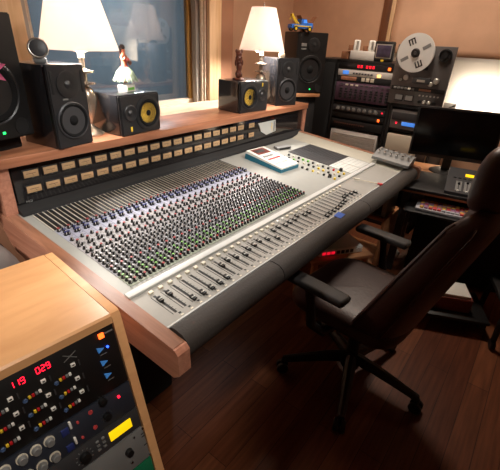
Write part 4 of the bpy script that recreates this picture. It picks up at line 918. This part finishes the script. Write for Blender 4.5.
b = MB(); b.box((0, .12, .075), (.28, .22, .15), .005); part('case', b, 'grey', t)
b = MB(); b.box((.06, -.001 + .01, .075), (.10, .004, .12), .002); part('faceplate', b, 'black', t)
b = MB(); b.cyl((.06, .01, .07), (.06, -.012, .07), .022, .018, 18, 0, .003); part('knob', b, 'black', t); b = MB(); b.box((.04, .005, .12), (.012, .006, .012), .001); part('indicator', b, 'led_red_dim', t)
random.seed(2)
b = MB(); bmm = bmesh.new(); bmesh.ops.create_icosphere(bmm, subdivisions=2, radius=.05)
for v in bmm.verts: v.co *= random.uniform(.75, 1.1)
b.bm(bmm); o = put('crumpled_paper', b.mesh('crumpled_paper', 'white', 0), None, (2.77, .64, .045)); tag(o, 'crumpled white paper on the floor under the desk corner', 'paper')
t = thing('document_box', 'red-brown box with white papers on top, on the low black platform right of the chair', 'box', (2.275, .16, .101), R(-66))
b = MB(); b.box((0, .0, .045), (.25, .17, .09), .003); part('carton', b, 'book_red', t)
b = MB(); b.box((0, 0, .099), (.22, .15, .018), .001); part('paper_stack', b, 'white', t)
b = MB(); b.box((0, 0, .05), (.42, .32, .02), .004); 
for sx in (-.18, .18):
    for sy in (-.13, .13): b.box((sx, sy, .02), (.04, .04, .04), .004)
o = put('platform', b.mesh('platform', 'black'), None, (2.29, .15, .04), (0, 0, R(-66))); tag(o, 'low black platform carrying the red-brown box, right of the chair', 'platform')
t = thing('rolling_stand', 'black rolling stand with casters at the right edge of the floor', 'stand', (2.34, -.17, 0), R(20))
b = MB(); b.box((0, .0, .27), (.36, .20, .03), .006); part('top_plate', b, 'black', t)
for sx, sy in ((-.16, .08), (-.16, -.08), (.16, .08), (.16, -.08)):
    b = MB(); b.tube([(sx * .8, sy, .26), (sx, sy * 1.1, .17), (sx * 1.05, sy * 1.1, .06)], .016, 8); lg = part('leg', b, 'black', t)
    b = MB(); b.cyl((sx * 1.05, sy * 1.1 - .012, .028), (sx * 1.05, sy * 1.1 + .012, .028), .028, None, 18, 0, .003); part('caster', b, 'black', lg)
b = MB(); b.box((0, -.02, .15), (.30, .02, .16), .004); part('panel', b, 'grey_dark', t)

# ------------------------------------------------------------------ unseen spots in invented can fixtures; bridge and desk ones are fill
def spot(label, loc, target, watts, angle, color, rad=.09, blend=.5):
    loc = Vector(loc); d = (Vector(target) - loc).normalized()
    t = thing('unseen_spotlight', label, 'lamp', (loc.x, loc.y, H), 0, 'ceiling spotlights'); L_ = Vector((loc.x, loc.y, H))
    b = MB(); b.cyl((0, 0, 0), (0, 0, -.02), .05, None, 24); b.tube([(0, 0, -.02), (0, 0, loc.z - H + .05)], .008, 8); part('mount', b, 'black', t)
    b = MB(); p0 = loc - L_; b.lathe([(.0, -.10), (.05, -.10), (.06, -.02), (.062, .02), (.056, .02), (.054, -.02), (.045, -.09), (0, -.09)], p0 - d * .03, d, 24); part('lamp_housing', b, 'black', t)
    ld = bpy.data.lights.new('spot_light', 'SPOT'); ld.energy = watts; ld.spot_size = R(angle); ld.spot_blend = blend; ld.color = color; ld.shadow_soft_size = rad
    lo = bpy.data.objects.new('spot_light', ld); C.objects.link(lo); lo.parent = t; lo.location = p0 + d * .04; lo.rotation_euler = d.to_track_quat('-Z', 'Y').to_euler()
spot('ceiling spotlight aimed at the left half of the console', (.85, .1, 2.5), (.98, 1.18, .8), 84, 44, (1, .97, .93), .09, .6)
spot('ceiling spotlight aimed at the right half of the console', (1.95, .1, 2.5), (2.0, 1.18, .8), 84, 44, (1, .97, .93), .09, .6)
spot('added fill spotlight aimed at the left half of the meter bridge', (.75, -.25, 2.5), (1.05, 1.6, 1.08), 85, 42, (1, .95, .89), .12, .6)  # added front fill for the bridge and speaker fronts, with the next one
spot('added fill spotlight aimed at the right half of the meter bridge', (1.7, -.3, 2.5), (2.1, 1.6, 1.1), 130, 42, (1, .95, .89), .12, .6)
spot('added fill spotlight aimed at the computer desk', (1.75, .05, 2.5), (2.55, .42, .6), 30, 26, (1, .95, .89), .08, .6)  # added fill to brighten the keyboard tray and desk
spot('ceiling spotlight aimed at the wooden rack', (.1, 1.1, 2.5), (.18, .95, .84), 38, 45, (1, .92, .82))
spot('ceiling spotlight aimed at the front of the wooden rack', (.0, -.6, 2.5), (.25, .62, .6), 80, 30, (1, .92, .82), .12, .6)
spot('ceiling spotlight aimed at the left side of the console', (-1.2, 1.15, 2.3), (.45, 1.30, .72), 150, 30, (1, .92, .84), .1, .7)

def unseen_lamp(label, loc, watts, r, color, name='unseen_ceiling_lamp'):
    t = thing(name, label, 'lamp', loc, 0)
    b = MB(); b.lathe([(r * .6, 0), (r, -.03), (r, -.05), (r * .95, -.05), (r * .9, -.035), (0, -.03)], seg=32); part('housing', b, 'white', t)
    ld = bpy.data.lights.new('unseen_ceiling_light', 'AREA'); ld.shape = 'DISK'; ld.size = r * 1.8; ld.energy = watts; ld.color = color
    lo = bpy.data.objects.new('unseen_ceiling_light', ld); C.objects.link(lo); lo.parent = t; lo.location = (0, 0, -.055)
t = thing('floor_lamp', 'floor lamp with pale shade cut off by the right edge of the frame', 'lamp', (3.42, .285, 0), 0)
b = MB(); b.lathe([(.14, 0), (.14, .015), (.02, .03), (.011, .04), (.011, 1.55), (0, 1.55)], seg=24); part('pole', b, 'black', t)
b = MB(); b.lathe([(.11, 1.50), (.15, 1.56), (.165, 1.66), (.155, 1.78), (.12, 1.86), (.118, 1.86), (.153, 1.78), (.163, 1.66), (.148, 1.56), (.108, 1.50), (.11, 1.50)], seg=40); part('lamp_shade', b, 'cream', t)
unseen_lamp('added round fill lamp over the far right of the room', (2.9, .95, H), 32, .22, (1, .84, .70))  # unseen lamp added as ambient fill for the back of the room
unseen_lamp('round white ceiling lamp in the blue room behind the glass', (3.4, 4.0, H - .012), 60, .2, (.92, .97, 1))
wd = bpy.data.worlds.new('world'); bpy.context.scene.world = wd; wd.use_nodes = True
wd.node_tree.nodes['Background'].inputs[0].default_value = (1, .85, .7, 1); wd.node_tree.nodes['Background'].inputs[1].default_value = .045
sc = bpy.context.scene
sc.view_settings.view_transform = 'Standard'; sc.view_settings.look = 'None'; sc.view_settings.gamma = 1; sc.view_settings.exposure = 0
sc.cycles.max_bounces = 10; sc.cycles.sample_clamp_indirect = 4
